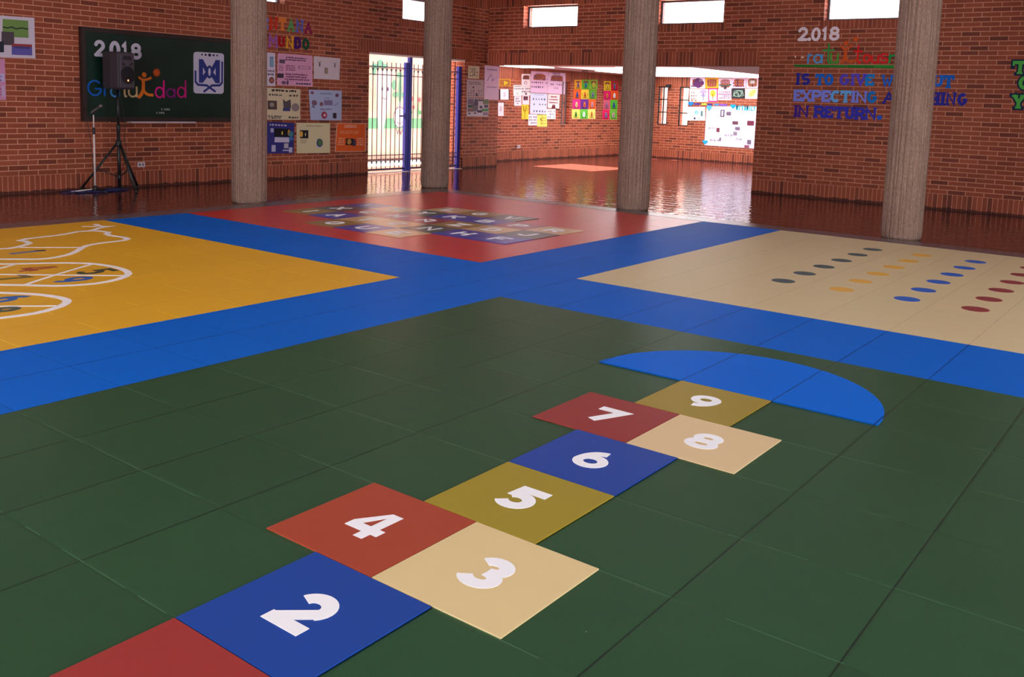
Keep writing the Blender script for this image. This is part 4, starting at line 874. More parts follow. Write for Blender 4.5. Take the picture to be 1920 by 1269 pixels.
# speaker on its tripod
SX, SY = 5.76, 10.55
st = empty('speaker_stand', (SX, SY, 0), 'black tripod stand carrying the loudspeaker before the chalkboard', 'speaker stand')
tubeobj('pole', [(SX, SY, .04), (SX, SY, .9)], .024, BLACKM, st); tubeobj('upper_pole', [(SX, SY, .88), (SX, SY, 1.428)], .019, BLACKM, st)
bm = bmesh.new(); lathe(bm, [(.03, .62), (.042, .64), (.042, .70), (.024, .72)], 16, (SX, SY)); link('collar', bm, BLACKP, st)
bm = bmesh.new(); lathe(bm, [(.024, .86), (.028, .87), (.028, .92), (.02, .93)], 16, (SX, SY)); link('clamp', bm, BLACKP, st)
bm = bmesh.new(); lathe(bm, [(.026, .17), (.03, .18), (.03, .22), (.02, .23)], 16, (SX, SY)); hub = link('brace_hub', bm, BLACKP, st)
for fx_, fy_ in ((5.31, 10.78), (6.13, 10.70), (5.78, 10.16)):
    d = Vector((fx_ - SX, fy_ - SY, 0)).normalized()
    lg = tubeobj('leg', [(SX + d.x * .03, SY + d.y * .03, .66), (fx_, fy_, .02)], .017, BLACKM, st)
    tubeobj('rubber_foot', [(fx_ - d.x * .012, fy_ - d.y * .012, .04), (fx_ + d.x * .01, fy_ + d.y * .01, .0)], .018, BLACKP, lg)
    mid = Vector((SX, SY, .66)).lerp(Vector((fx_, fy_, .02)), .55)
    tubeobj('brace', [(SX + d.x * .02, SY + d.y * .02, .2), tuple(mid)], .007, BLACKM, st)
sp = empty('loudspeaker', (SX, SY, 1.43), 'grey loudspeaker with dark round cone on the tripod', 'loudspeaker')
sp.rotation_euler = (0, 0, math.radians(15))
prof = [(-.145, -.17), (.145, -.17), (.15, -.15), (.15, -.02), (.105, .165), (-.105, .165), (-.15, -.02), (-.15, -.15)]
def loc_link(name, bm, m, parent, smooth=False, bevel=0):
    o = link(name, bm, m, None, smooth, bevel); o.parent = parent; return o
bm = bmesh.new()
lay = []
for z, k in ((0, .9), (.03, 1.0), (.49, 1.0), (.515, .9)): lay.append([bm.verts.new((x * k, y * (k if y > 0 else 1 - (1 - k) * .35), z)) for x, y in prof])
for a, b in zip(lay, lay[1:]):
    for i in range(8): bm.faces.new((a[i], a[(i + 1) % 8], b[(i + 1) % 8], b[i]))
bm.faces.new(lay[0][::-1]); bm.faces.new(lay[-1])
loc_link('cabinet', bm, GREYP, sp, bevel=.012)
bm = bmesh.new(); quad_box(bm, -.13, -.186, .02, .13, -.168, .50); loc_link('baffle', bm, mat('grey_baffle', (74, 66, 78), .5, .35), sp, bevel=.01)
def disc_y(bm, cx, cz, rx, rz, y0, y1, n=28):
    prism(bm, ell(cx, cz, rx, rz, n), lambda a, b, d: (a, -d, b), -y0, -y1)
bm = bmesh.new(); disc_y(bm, 0, .20, .118, .118, -.184, -.194); wf = loc_link('woofer', bm, mat('dark_cone', (24, 20, 28), .6, .3), sp)
bm = bmesh.new()
for k in range(28):
    a, b = 2 * math.pi * k / 28, 2 * math.pi * (k + 1) / 28
    prism(bm, [(.124 * math.cos(a), .2 + .124 * math.sin(a)), (.124 * math.cos(b), .2 + .124 * math.sin(b)), (.108 * math.cos(b), .2 + .108 * math.sin(b)), (.108 * math.cos(a), .2 + .108 * math.sin(a))], lambda p, q, d: (p, -d, q), .19, .200)
loc_link('woofer_ring', bm, BLACKP, sp)
bm = bmesh.new(); prism(bm, [(-.085, .405), (.085, .405), (.065, .465), (-.065, .465)], lambda a, b, d: (a, -d, b), .184, .1885); loc_link('horn', bm, mat('dark_horn', (40, 36, 44), .5, .3), sp)
for s in (-1, 1):
    bm = bmesh.new(); prism(bm, [(s * .03, .335), (s * .1, .335), (s * .085, .385)], lambda a, b, d: (a, -d, b), .184, .1885); loc_link('port', bm, BLACKP, sp)
bm = bmesh.new(); disc_y(bm, .0, .125, .011, .013, -.193, -.199, 12); o = loc_link('power_light', bm, mat('lit_red_lamp', (255, 90, 60), .4, .4), sp)
b = o.data.materials[0].node_tree.nodes['Principled BSDF']; b.inputs['Emission Color'].default_value = (1, .25, .12, 1); b.inputs['Emission Strength'].default_value = 2.5
bm = bmesh.new(); quad_box(bm, -.035, .165, .26, .035, .19, .29); loc_link('handle', bm, BLACKP, sp)

# microphone stand
MX, MY = 5.405, 10.56
ms = empty('microphone_stand', (MX, MY, 0), 'thin silver microphone stand left of the speaker tripod', 'microphone stand')
tubeobj('pole', [(MX, MY, .03), (MX, MY, .86)], .0125, CHROME, ms); tubeobj('upper_pole', [(MX, MY, .84), (MX, MY, 1.075)], .009, CHROME, ms)
bm = bmesh.new(); lathe(bm, [(.014, .80), (.02, .81), (.02, .885), (.013, .895)], 14, (MX, MY)); link('clutch', bm, BLACKP, ms)
bm = bmesh.new(); lathe(bm, [(.028, .02), (.032, .03), (.03, .075), (.016, .09)], 14, (MX, MY)); link('base_hub', bm, BLACKP, ms)
for dx, dy in ((-.30, .08), (.19, .1), (.03, -.26)): tubeobj('foot', [(MX, MY, .045), (MX + dx, MY + dy, .012)], .0095, CHROME if dx < 0 else BLACKM, ms)
bm = bmesh.new(); tube(bm, [(MX, MY, 1.07), (MX - .004, MY, 1.10), (MX + .045, MY, 1.128)], .012); link('clip', bm, BLACKP, ms, smooth=True)
tubeobj('hanging_cable', [(MX - .035, MY, 1.098), (MX - .075, MY, 1.07), (MX - .085, MY + .01, .98), (MX - .04, MY + .01, .7), (MX - .015, MY + .005, .3), (MX - .05, MY - .02, .02)], .0035, BLACKP, ms, 6)
mi = empty('microphone', (MX + .04, MY, 1.14), 'handheld microphone tilted up in the stand clip', 'microphone')
tubeobj('body', [(MX - .035, MY, 1.098), (MX + .09, MY, 1.18)], [.011, .017], mat('mic_body', (92, 80, 84), .4, .5), mi)
bm = bmesh.new(); bmesh.ops.create_icosphere(bm, subdivisions=2, radius=.027, matrix=Matrix.Translation((MX + .106, MY, 1.191))); link('mesh_head', bm, mat('mic_mesh', (120, 108, 112), .5, .5, metal=.6), mi, smooth=True)
# cables
BC = mat('blue_cable_sheath', (26, 40, 92), .5, .4); rr = random.Random(3)
pts = [(MX - .16, MY - .02, .012)]
for k in range(150):
    u = k / 149; c = (5.12 + .72 * u, 10.66 - .1 * math.sin(u * 3.1), 0)
    a = k * .55; rx = .14 + .05 * math.sin(k * .21); pts.append((c[0] + rx * math.cos(a), min(c[1] + .11 * math.sin(a) + rr.uniform(-.01, .01), 10.82), .008 + .012 * (k % 5) / 5))
tag(tubeobj('cable', pts, .006, BC, None, 6), 'tangled blue cable on the floor under the microphone stand', 'cable')
pts = [(SX + .1, SY + .17, 1.55), (SX + .17, SY + .22, 1.3), (SX + .2, 10.72, .95), (SX + .23, 10.8, .7), (SX + .27, 10.81, .55), (SX + .24, 10.8, .42), (SX + .1, 10.7, .2), (SX + .05, SY + .06, .03)]
tag(tubeobj('cable', pts, .004, BLACKP, None, 6), 'thin black cable hanging beside the tripod pole', 'cable')
def outlet(axis, a, z, label):
    W_, H_ = .12, .075
    if axis == 'L': e = empty('wall_outlet', (a, YL, z), label, 'outlet'); f = place_fn('L', .0)
    else: e = empty('wall_outlet', (a, YB, z), label, 'outlet'); f = place_fn('B', .0)
    flat('cover_plate', [rrect(a - W_ / 2, z - H_ / 2, a + W_ / 2, z + H_ / 2, .01)], f, cm((206, 190, 200), .5, .3), e, .008, .001)
    for s in (-1, 1): flat('socket', [ell(a + s * .026, z, .017, .02, 12)], f, cm((120, 108, 116), .5, .3), e, .0095, .008)
outlet('L', 6.28, .333, 'white double wall outlet right of the tripod')
outlet('B', 16.95, .336, 'small white wall outlet below the lilac posters')

# gate in the doorway
GY_ = YL + .12
gt = empty('gate', (12.24, GY_, 0), 'barred iron gate with blue posts in the bright doorway', 'gate')
def post(x0, x1, nm='post', z1=2.12): return boxobj(nm, (x0, GY_ - .035, .0, x1, GY_ + .035, z1), BLUEM, gt)
post(11.95, 12.03); post(12.05, 12.12, z1=2.25); post(13.515, 13.595); 
boxobj('latch', (11.78, GY_ - .05, 1.07, 11.96, GY_ - .025, 1.10), BLUEM, gt); boxobj('lock_box', (11.90, GY_ - .055, 1.02, 12.02, GY_ - .034, 1.14), BLUEM, gt)
bars = [10.97 + .122 * k for k in range(8)] + [12.20 + .122 * k for k in range(11)]
for x in bars: tubeobj('bar', [(x, GY_, .06), (x, GY_, 2.1)], .0085, IRON, gt, 6)
for z in (2.01, 1.86, .33, .25):
    for a, b in ((10.88, 11.95), (12.12, 13.515)): boxobj('rail', (a, GY_ - .008, z - .008, b, GY_ + .008, z + .008), IRON, gt)
for a, b in ((10.88, 11.95), (12.12, 13.515)): boxobj('bottom_rail', (a, GY_ - .015, .04, b, GY_ + .015, .075), IRON, gt)
for k, x in enumerate(bars):
    for z0 in (.10, 1.86):
        c = x + .06
        if 11.9 < c < 12.15 or c > 13.5: continue
        tubeobj('hoop', [(c + .05 * math.cos(t_), GY_, z0 + .075 + .06 * math.sin(t_)) for t_ in [math.pi * i / 8 for i in range(9)]], .006, IRON, gt, 6)
boxobj('door_1', (10.875, YL + .0, -.003, 13.6, YL + .25, .004), cm((214, 200, 194), .6, .3)); tag(bpy.data.objects['door_1'], 'pale stone threshold of the gate doorway', 'threshold', kind='structure')
boxobj('trim_3', (10.875, YL + .002, 2.225, 13.6, YL + .25, 2.2568), cm((224, 210, 206), .7, .2)); tag(bpy.data.objects['trim_3'], 'pale lintel edge over the gate doorway', 'trim', kind='structure')

# ------------------------------------------------------------------ posters, drawings and cards
def bil(c, s, t):
    return tuple((1 - t) * ((1 - s) * c[0][i] + s * c[1][i]) + t * ((1 - s) * c[3][i] + s * c[2][i]) for i in (0, 1))
PR = random.Random(11)
def poster(key, label, col, content=(), cat='poster', group=None, name='poster', off=.002):
    pl, c = POSTERS[key]; fn0 = place_fn(pl, off); n = 6
    bm = bmesh.new()
    # sheet with a slightly lifted edge
    grid = {}
    for side in (0, 1):
        for i in range(n + 1):
            for j in range(n + 1):
                s, t = i / n, j / n; a, b = bil(c, s, t); curl = .004 * (abs(s - .5) * 2) ** 4 + .003 * (abs(t - .5) * 2) ** 4
                grid[side, i, j] = bm.verts.new(fn0(a, b, curl * .6 + .0012 * side))
    for side in (0, 1):
        for i in range(n):
            for j in range(n): bm.faces.new([grid[side, i, j], grid[side, i + 1, j], grid[side, i + 1, j + 1], grid[side, i, j + 1]])
    ring = [(i, 0) for i in range(n)] + [(n, j) for j in range(n)] + [(n - i, n) for i in range(n)] + [(0, n - j) for j in range(n)]
    for k in range(len(ring)):
        p, q = ring[k], ring[(k + 1) % len(ring)]; bm.faces.new([grid[0, *p], grid[0, *q], grid[1, *q], grid[1, *p]])
    o = tag(link(name, bm, cm(col, .75, .2)), label, cat, group)
    fn = lambda s, t, d: fn0(*bil(c, s, t), d + .006)
    dep = .0
    for it in content:
        k = it[0]; dep += .0006
        if k == 'r': flat(it[6] if len(it) > 6 else 'picture', [[(it[1], it[2]), (it[3], it[2]), (it[3], it[4]), (it[1], it[4])]], fn, cm(it[5], .7, .2), o, dep + .0006, -.004)
        elif k == 'e': flat(it[6] if len(it) > 6 else 'drawing', [ell((it[1] + it[3]) / 2, (it[2] + it[4]) / 2, (it[3] - it[1]) / 2, (it[4] - it[2]) / 2, 18)], fn, cm(it[5], .7, .2), o, dep + .0006, -.004)
        elif k == 'p': flat(it[3] if len(it) > 3 else 'drawing', it[1], fn, cm(it[2], .7, .2), o, dep + .0006, -.004)
        elif k == 'w':
            s0, t0, s1, t1, rows, cc = it[1:7]; ps = []; hh = (t1 - t0) / rows
            for q in range(rows):
                s = s0 + PR.uniform(0, .08) * (s1 - s0); end = s1 - PR.uniform(0, .18) * (s1 - s0)
                while s < end:
                    wlen = PR.uniform(.03, .11) * max(.5, (s1 - s0)); y = t0 + hh * (q + .15 + PR.uniform(0, .12))
                    e = min(s + wlen, end); ps.append([(s, y), (e, y + PR.uniform(-.1, .1) * hh), (e, y + .5 * hh), (s, y + .55 * hh)]); s = e + PR.uniform(.012, .035)
            if ps: flat(it[7] if len(it) > 7 else 'handwriting', ps, fn, cm(cc, .7, .2), o, dep + .0006, -.004)
        elif k == 'k':     # scattered small drawings in rows, as plain blobs
            s0, t0, s1, t1, rows, cols, cc = it[1:8]; ps = []
            for q in range(rows):
                for u in range(cols):
                    if PR.random() < .15: continue
                    x = s0 + (s1 - s0) * (u + .5) / cols + PR.uniform(-.01, .01); y = t0 + (t1 - t0) * (q + .5) / rows; rx = (s1 - s0) / cols * PR.uniform(.16, .3); ry = (t1 - t0) / rows * PR.uniform(.2, .36)
                    ps.append(ell(x, y, rx, ry, 8))
            if ps: flat('small_drawings', ps, fn, cm(cc, .7, .2), o, dep + .0006, -.004)
    return o
DK = (70, 56, 72); INK = (96, 76, 100)
poster('L1', 'white poster with a green field picture at the left frame edge', (204, 188, 206), [('r', .42, .08, .88, .50, (110, 140, 76)), ('p', ribbon([(.42, .27), (.5, .29), (.58, .26), (.66, .30), (.75, .27), (.88, .29)], .03), (44, 54, 40)), ('r', .40, .38, .62, .70, (78, 68, 76)), ('r', .30, .62, .44, .88, (42, 44, 60)), ('r', .58, .66, .94, .93, (92, 86, 160)), ('r', .58, .66, .94, .73, (150, 60, 66)), ('r', .62, .72, .9, .77, (70, 60, 120))])
poster('L2', 'pink poster cut by the left frame edge below the white one', (204, 134, 172), [('r', .5, .36, .97, .55, (186, 170, 214)), ('w', .5, .4, .95, .56, 2, (110, 90, 150)), ('w', .5, .7, .95, .9, 3, (150, 90, 140)), ('r', .88, .64, .97, .93, (196, 160, 196))])
poster('P1', 'white poster with a blue strip partly behind the left column', (206, 190, 210), [('r', .78, .12, .92, .42, (90, 124, 164)), ('r', .80, .16, .9, .40, (130, 160, 184)), ('e', .74, .73, .95, .92, (120, 62, 56)), ('e', .78, .77, .91, .88, (170, 100, 90)), ('k', .6, .5, .95, .7, 2, 4, DK)])
poster('P2', 'pink poster covered with dark handwriting under the coloured letters', (214, 152, 184), [('w', .18, .08, .92, .22, 2, (86, 50, 80), 'headline'), ('r', .05, .19, .2, .31, (96, 76, 100)), ('r', .0, .63, .17, .77, (64, 48, 70)), ('w', .22, .34, .52, .54, 3, (140, 82, 120)), ('p', ribbon([(.6, .36), (.92, .36), (.92, .44), (.6, .44)], .012, True), (140, 90, 126)), ('w', .04, .36, .18, .56, 4, (150, 96, 130)), ('w', .2, .60, .95, .84, 3, (130, 76, 112)), ('e', .12, .86, .24, .97, (110, 80, 110)), ('e', .26, .83, .31, .98, (100, 72, 100)), ('w', .5, .88, .96, .97, 1, (80, 60, 100))])
poster('P3', 'white sheet with a small grey square, right of the pink poster', (206, 188, 198), [('r', .42, .48, .53, .74, (120, 106, 98)), ('r', .44, .52, .51, .7, (150, 134, 110)), ('r', .2, .27, .24, .44, (96, 84, 100)), ('r', .78, .27, .82, .44, (130, 112, 124)), ('p', ribbon([(.16, .22), (.22, .3), (.26, .2)], .012), (140, 122, 134)), ('p', ribbon([(.74, .22), (.8, .3), (.85, .2)], .012), (150, 130, 140))])
poster('P4', 'cream poster with three grey rock pictures beside the left column', (208, 188, 158), [('w', .32, .02, .98, .13, 1, (54, 44, 50), 'headline'), ('w', .28, .17, .6, .27, 1, (90, 76, 76)), ('w', .74, .17, .98, .27, 1, (90, 76, 76)), ('r', .26, .40, .46, .68, (84, 66, 64)), ('e', .3, .46, .4, .6, (150, 134, 128)), ('p', [[(.6, .34), (.66, .42), (.74, .36), (.77, .35), (.78, .6), (.7, .72), (.62, .66)]], (86, 74, 80)), ('r', .6, .62, .76, .72, (70, 64, 120)), ('e', .80, .46, .97, .72, (140, 122, 124)), ('w', .26, .86, .6, .98, 2, (60, 48, 56)), ('w', .72, .88, .98, .97, 1, (80, 66, 70))])
poster('P5', 'light blue poster with small round pictures beside the gate', (168, 176, 212), [('w', .3, .08, .72, .16, 1, (120, 128, 172), 'headline'), ('e', .05, .05, .14, .15, (130, 70, 90)), ('e', .80, .1, .9, .22, (110, 70, 100)), ('e', .07, .34, .22, .52, (122, 88, 112)), ('e', .31, .40, .41, .53, (132, 84, 100)), ('r', .45, .33, .7, .5, (128, 112, 150)), ('w', .45, .24, .65, .3, 1, (130, 138, 180)), ('p', ribbon([(.76, .5), (.88, .42)], .012), (110, 100, 140)), ('w', .3, .60, .74, .67, 1, (130, 120, 160)), ('e', .35, .71, .52, .95, (156, 52, 74)), ('e', .40, .78, .48, .88, (206, 170, 186)), ('r', .72, .75, .82, .93, (62, 42, 54)), ('p', ribbon([(.06, .58), (.1, .52), (.14, .6)], .014), (100, 84, 120))])
poster('P6', 'navy blue poster with a black sun picture beside the left column', (52, 48, 120), [('w', .38, .05, .88, .13, 1, (200, 190, 206), 'headline'), ('r', .52, .2, .9, .46, (22, 18, 26)), ('e', .84, .22, .9, .42, (196, 140, 50)), ('e', .69, .28, .72, .4, (222, 190, 90)), ('r', .53, .48, .88, .64, (196, 186, 212)), ('e', .86, .28, .98, .46, (70, 120, 130)), ('e', .87, .46, .98, .58, (60, 110, 180)), ('r', .43, .2, .5, .33, (170, 160, 196)), ('r', .46, .73, .55, .94, (180, 172, 204)), ('r', .76, .67, .86, .83, (178, 170, 186)), ('r', .88, .8, .96, .97, (184, 176, 206)), ('r', .73, .88, .9, .92, (184, 176, 206))])
poster('P7', 'cream poster with a dark square and a green globe', (210, 194, 158), [('r', .10, .24, .34, .51, (36, 32, 44)), ('e', .09, .27, .18, .47, (214, 160, 60)), ('e', .24, .33, .27, .43, (220, 200, 120)), ('w', .25, .06, .85, .15, 1, (176, 158, 132), 'headline'), ('w', .1, .55, .32, .68, 2, (170, 152, 128)), ('r', .58, .56, .76, .82, (200, 192, 206)), ('e', .58, .52, .77, .80, (52, 62, 112)), ('e', .61, .55, .75, .76, (84, 116, 66))])
poster('P8', 'bright orange poster nearest the gate', (226, 96, 36), [('p', ribbon([(.01, .01), (.99, .01), (.99, .99), (.01, .99)], .02, True), (226, 176, 150), 'paper_edge'), ('w', .25, .05, .7, .17, 2, (236, 190, 170), 'headline'), ('w', .08, .26, .82, .38, 2, (226, 150, 110)), ('r', .34, .54, .6, .77, (40, 30, 30)), ('e', .37, .55, .51, .75, (190, 140, 70)), ('r', .56, .58, .66, .8, (70, 60, 84)), ('w', .08, .5, .3, .78, 4, (232, 170, 140)), ('w', .7, .5, .95, .8, 4, (232, 170, 140))])
poster('S1', 'small beige sheet with a green sketch right of the gate, topmost', (206, 186, 160), [('e', .3, .2, .66, .55, (170, 162, 132)), ('p', [[(.45, .72), (.62, .52), (.6, .66), (.5, .74)]], (76, 84, 74)), ('k', .1, .1, .9, .9, 3, 4, (150, 132, 116))])
poster('S2', 'greyish pink sheet under the small beige one', (184, 160, 164), [('e', .36, .38, .44, .48, (76, 58, 74)), ('r', .55, .78, .64, .92, (70, 54, 70)), ('k', .05, .55, .95, .95, 3, 6, (140, 112, 126)), ('w', .1, .1, .9, .3, 2, (164, 140, 148))])
poster('S3', 'photo collage sheet, lowest beside the gate', (196, 184, 196), [('r', .04, .04, .3, .34, (120, 100, 120)), ('r', .05, .36, .26, .52, (70, 84, 70)), ('r', .05, .55, .3, .74, (126, 100, 96)), ('r', .28, .3, .5, .72, (116, 102, 112)), ('e', .32, .12, .5, .4, (88, 78, 100)), ('r', .34, .04, .72, .14, (96, 84, 100)), ('r', .74, .03, .98, .3, (112, 122, 96)), ('r', .8, .34, .96, .5, (86, 80, 90)), ('r', .7, .56, .98, .7, (84, 140, 90)), ('r', .5, .66, .68, .78, (70, 58, 76)), ('e', .58, .4, .7, .54, (80, 70, 100)), ('r', .76, .76, .98, .93, (150, 126, 140)), ('e', .08, .8, .16, .88, (80, 66, 84)), ('e', .32, .78, .42, .86, (90, 74, 90))])
poster('S4', 'tall lilac sheet at the corner of the opening', (222, 192, 220), [('w', .12, .08, .85, .15, 1, (176, 144, 190), 'headline'), ('p', ribbon([(.2, .45), (.45, .25), (.6, .42), (.85, .32)], .012), (190, 158, 200)), ('e', .5, .4, .58, .44, (160, 130, 170)), ('w', .15, .6, .9, .66, 1, (186, 154, 196))])
poster('B1', 'brown panel with a gold border and a yellow flower', (150, 92, 46), [('p', ribbon([(.03, .08), (.97, .08), (.97, .92), (.03, .92)], .05, True), (214, 160, 44), 'gold_border'), ('e', .45, .3, .6, .55, (226, 190, 40)), ('e', .58, .4, .74, .65, (226, 190, 40)), ('e', .44, .52, .6, .8, (220, 180, 40)), ('e', .56, .35, .62, .6, (120, 80, 30))])
poster('B2', 'white sheet on a dark mount near the lilac corner sheet', (60, 34, 48), [('r', .12, .0, .9, 1., (236, 226, 240), 'white_sheet'), ('w', .4, .3, .65, .72, 6, (120, 112, 130))])
poster('B3', 'narrow white strip of paper below the dark-mounted sheet', (238, 222, 232), [('w', .3, .25, .65, .65, 6, (196, 184, 200))])
gA = 'school papers left of the slit window'
poster('G1', 'tall white sheet with dark photos, left of the lilac posters', (236, 218, 224), [('k', .1, .12, .95, .5, 2, 4, (70, 48, 66)), ('p', ribbon(ell(.45, .72, .14, .13, 14), .03, True), (120, 96, 116))], group=gA)
poster('G2', 'white sheet with two rows of small figures', (238, 220, 226), [('k', .05, .1, .98, .75, 2, 7, (84, 60, 78)), ('e', .45, .7, .65, .95, (110, 86, 100))], group=gA)
poster('G3', 'white sheet with a dark red photo pair', (236, 218, 228), [('r', .18, .08, .48, .52, (96, 46, 62)), ('r', .52, .08, .8, .52, (110, 54, 70)), ('e', .24, .12, .4, .3, (60, 30, 44)), ('e', .58, .12, .74, .3, (66, 34, 46))], group=gA)
poster('G4', 'white sheet with a row of dark marks, leftmost of the group', (240, 226, 228), [('k', .1, .02, .95, .45, 2, 6, (76, 54, 72)), ('e', .45, .68, .62, .85, (214, 190, 180))], group=gA)
poster('G5', 'small white sheet with a triangle of sketches', (238, 222, 230), [('k', .15, .1, .9, .65, 2, 3, (116, 92, 112)), ('e', .38, .68, .58, .8, (150, 126, 140))], group=gA)
poster('G6', 'narrow yellow sheet hanging under the dark red photos', (230, 200, 60), [('k', .15, .1, .9, .45, 3, 3, (150, 116, 30)), ('p', ribbon([(.2, .05), (.45, .5), (.45, .95)], .05) + ribbon([(.75, .05), (.5, .5)], .05), (176, 132, 26))], group=gA)
poster('G7', 'big lilac poster with three rows of drawings', (226, 188, 222), [('r', .18, .2, .34, .3, (110, 80, 116)), ('k', .68, .28, .98, .42, 1, 3, (120, 90, 124)), ('k', .02, .46, .98, .58, 1, 8, (96, 66, 100)), ('k', .02, .66, .98, .8, 1, 8, (96, 66, 104)), ('p', ribbon([(.45, .3), (.55, .4), (.7, .28)], .01), (180, 146, 182)), ('w', .3, .06, .7, .12, 1, (190, 154, 190), 'headline')], group=gA)
poster('G8', 'big lilac poster joined to the right of the three-row one', (228, 194, 226), [('w', .22, .0, .7, .1, 1, (120, 88, 130), 'headline'), ('w', .3, .14, .72, .22, 1, (150, 118, 156)), ('k', .1, .3, .9, .42, 1, 6, (130, 100, 136)), ('k', .1, .5, .95, .62, 1, 7, (126, 96, 132)), ('k', .35, .68, .6, .78, 1, 2, (150, 120, 156))], group=gA)
poster('G9', 'pale blue poster with rows of little figures', (208, 214, 240), [('k', .1, .2, .92, .36, 1, 5, (116, 112, 136)), ('k', .15, .46, .98, .6, 1, 5, (110, 106, 134)), ('k', .15, .78, .98, .94, 1, 5, (104, 96, 126)), ('w', .2, .04, .8, .1, 1, (176, 180, 212), 'headline')], group=gA)
poster('G10', 'white poster with red writing and two dark figures', (238, 224, 226), [('w', .2, .12, .75, .26, 1, (150, 48, 56)), ('w', .08, .32, .88, .44, 1, (160, 54, 62)), ('w', .08, .54, .9, .66, 1, (150, 58, 70)), ('p', [[(.34, 1.), (.42, .74), (.48, .74), (.52, 1.)], [(.5, 1.), (.54, .74), (.6, .74), (.68, 1.)]], (110, 40, 52))], group=gA)
poster('G11', 'white sheet with scattered sketches, lowest on the right', (242, 228, 240), [('k', .05, .1, .95, .95, 3, 4, (150, 128, 152)), ('e', .35, .18, .6, .3, (190, 170, 188))], group=gA)
poster('G12', 'white sheet with three rows of numbers beside the yellow one', (238, 226, 236), [('k', .08, .1, .95, .9, 3, 6, (88, 74, 96))], group=gA)
poster('G13', 'square yellow sheet at the bottom of the paper cluster', (236, 220, 110), [('k', .3, .15, .9, .85, 3, 3, (176, 156, 60)), ('e', .32, .3, .42, .48, (110, 96, 40)), ('p', ribbon([(.5, .02), (.5, .98)], .012), (206, 186, 80))], group=gA)
# bright drawing cards
CA = [[((236, 172, 44), 'amber'), ((110, 190, 56), 'green'), ((136, 190, 62), 'light green')], [((238, 104, 44), 'orange'), ((246, 208, 64), 'yellow'), ((104, 168, 50), 'green')], [((226, 52, 142), 'pink'), ((112, 50, 150), 'purple'), ((240, 104, 52), 'orange')], [((246, 232, 112), 'pale yellow'), ((104, 196, 72), 'green'), ((246, 230, 122), 'pale yellow')]]
CB = [[((232, 196, 42), 'yellow'), ((212, 32, 60), 'red')], [((216, 30, 104), 'magenta'), ((234, 88, 38), 'orange')], [((212, 96, 124), 'rose'), ((84, 188, 52), 'green')], [((220, 34, 94), 'crimson'), ((112, 188, 62), 'green')]]
FC = [(140, 104, 150), (30, 130, 160), (206, 190, 80), (66, 84, 160), (200, 110, 50), (110, 120, 160), (226, 200, 140), (206, 120, 70), (190, 150, 170), (80, 140, 60), (226, 236, 240), (200, 130, 60)]
ROWN = ['top', 'second', 'third', 'bottom']; COLN = ['left', 'middle', 'right']
def card(key, label, col, fc, i):
    rim = tuple(int(x * .45) for x in col)
    poster(key, label, col, [('p', ribbon(arc(.5, .5, .34, .36, 200 if i % 3 else 10, -20 if i % 3 else 170, 14), .05), tuple(int(x * .7) for x in col), 'frame_line'), ('p', [ell(.5, .6, .15, .24, 14), ell(.5, .36, .11, .1, 12)], fc, 'painted_figure'), ('e', .43, .5, .57, .78, tuple(max(0, x - 60) for x in fc), 'figure_detail'), ('w', .12, .84, .9, .95, 1, rim, 'caption')], 'drawing', 'bright drawing cards on the back room wall', 'drawing_card')
for i in range(4):
    for j in range(3): card('A%d%d' % (i, j), '%s drawing card, %s row, %s of the three-wide block' % (CA[i][j][1], ROWN[i], COLN[j]), CA[i][j][0], FC[(i * 3 + j) % 12], i * 3 + j)
for i in range(4):
    for j in range(2): card('D%d%d' % (i, j), '%s drawing card, %s row, %s of the two-wide block' % (CB[i][j][1], ROWN[i], COLN[j * 2]), CB[i][j][0], FC[(i * 5 + j * 3 + 2) % 12], i * 2 + j + 1)
# far wall
gF = 'tree drawings along the top of the far wall'
tree = lambda cx, cy, rx, ry, trunk: [ell(cx, cy, rx, ry, 16)] + ribbon([(cx, cy), (cx, trunk)], .07)
poster('F1', 'lilac drawing with a big dark purple bloom', (226, 196, 224), [('p', [ell(.55, .35, .25, .3), ell(.4, .6, .2, .25), ell(.82, .5, .12, .2), ell(.55, .75, .18, .2)], (88, 42, 92)), ('e', .6, .1, .8, .4, (112, 90, 116)), ('r', .05, .7, .25, .85, (120, 100, 130))], 'drawing', gF, 'drawing_sheet')
poster('F2', 'amber sheet with rows of brown marks', (226, 158, 40), [('k', .06, .1, .94, .6, 3, 7, (130, 86, 40))], 'drawing', gF, 'drawing_sheet')
poster('F3', 'pink drawing of a wide dark green tree', (230, 196, 210), [('p', [[(.02, .55), (.5, .66), (.98, .52), (.95, .66), (.62, .76), (.38, .76), (.05, .68)]], (54, 84, 78)), ('p', ribbon([(.5, .7), (.5, .99)], .2), (64, 46, 56)), ('w', .1, .2, .9, .5, 3, (176, 130, 156))], 'drawing', gF, 'drawing_sheet')
poster('F4', 'pink sheet with scattered dark dots', (232, 186, 212), [('k', .02, .08, .95, .95, 3, 5, (96, 50, 90))], 'drawing', gF, 'drawing_sheet')
poster('F5', 'pink sheet with a small green framed picture', (230, 188, 206), [('r', .28, .25, .72, .62, (126, 134, 110)), ('r', .35, .32, .66, .56, (196, 166, 170)), ('e', .42, .76, .56, .9, (84, 50, 60))], 'drawing', gF, 'drawing_sheet')
poster('F6', 'beige sheet with small brown drawings, left end of lower row', (232, 194, 190), [('k', .15, .15, .85, .9, 3, 3, (110, 60, 64)), ('p', [ell(.3, .9, .12, .05), ell(.7, .9, .1, .06)], (150, 110, 60))], 'drawing', gF, 'drawing_sheet')
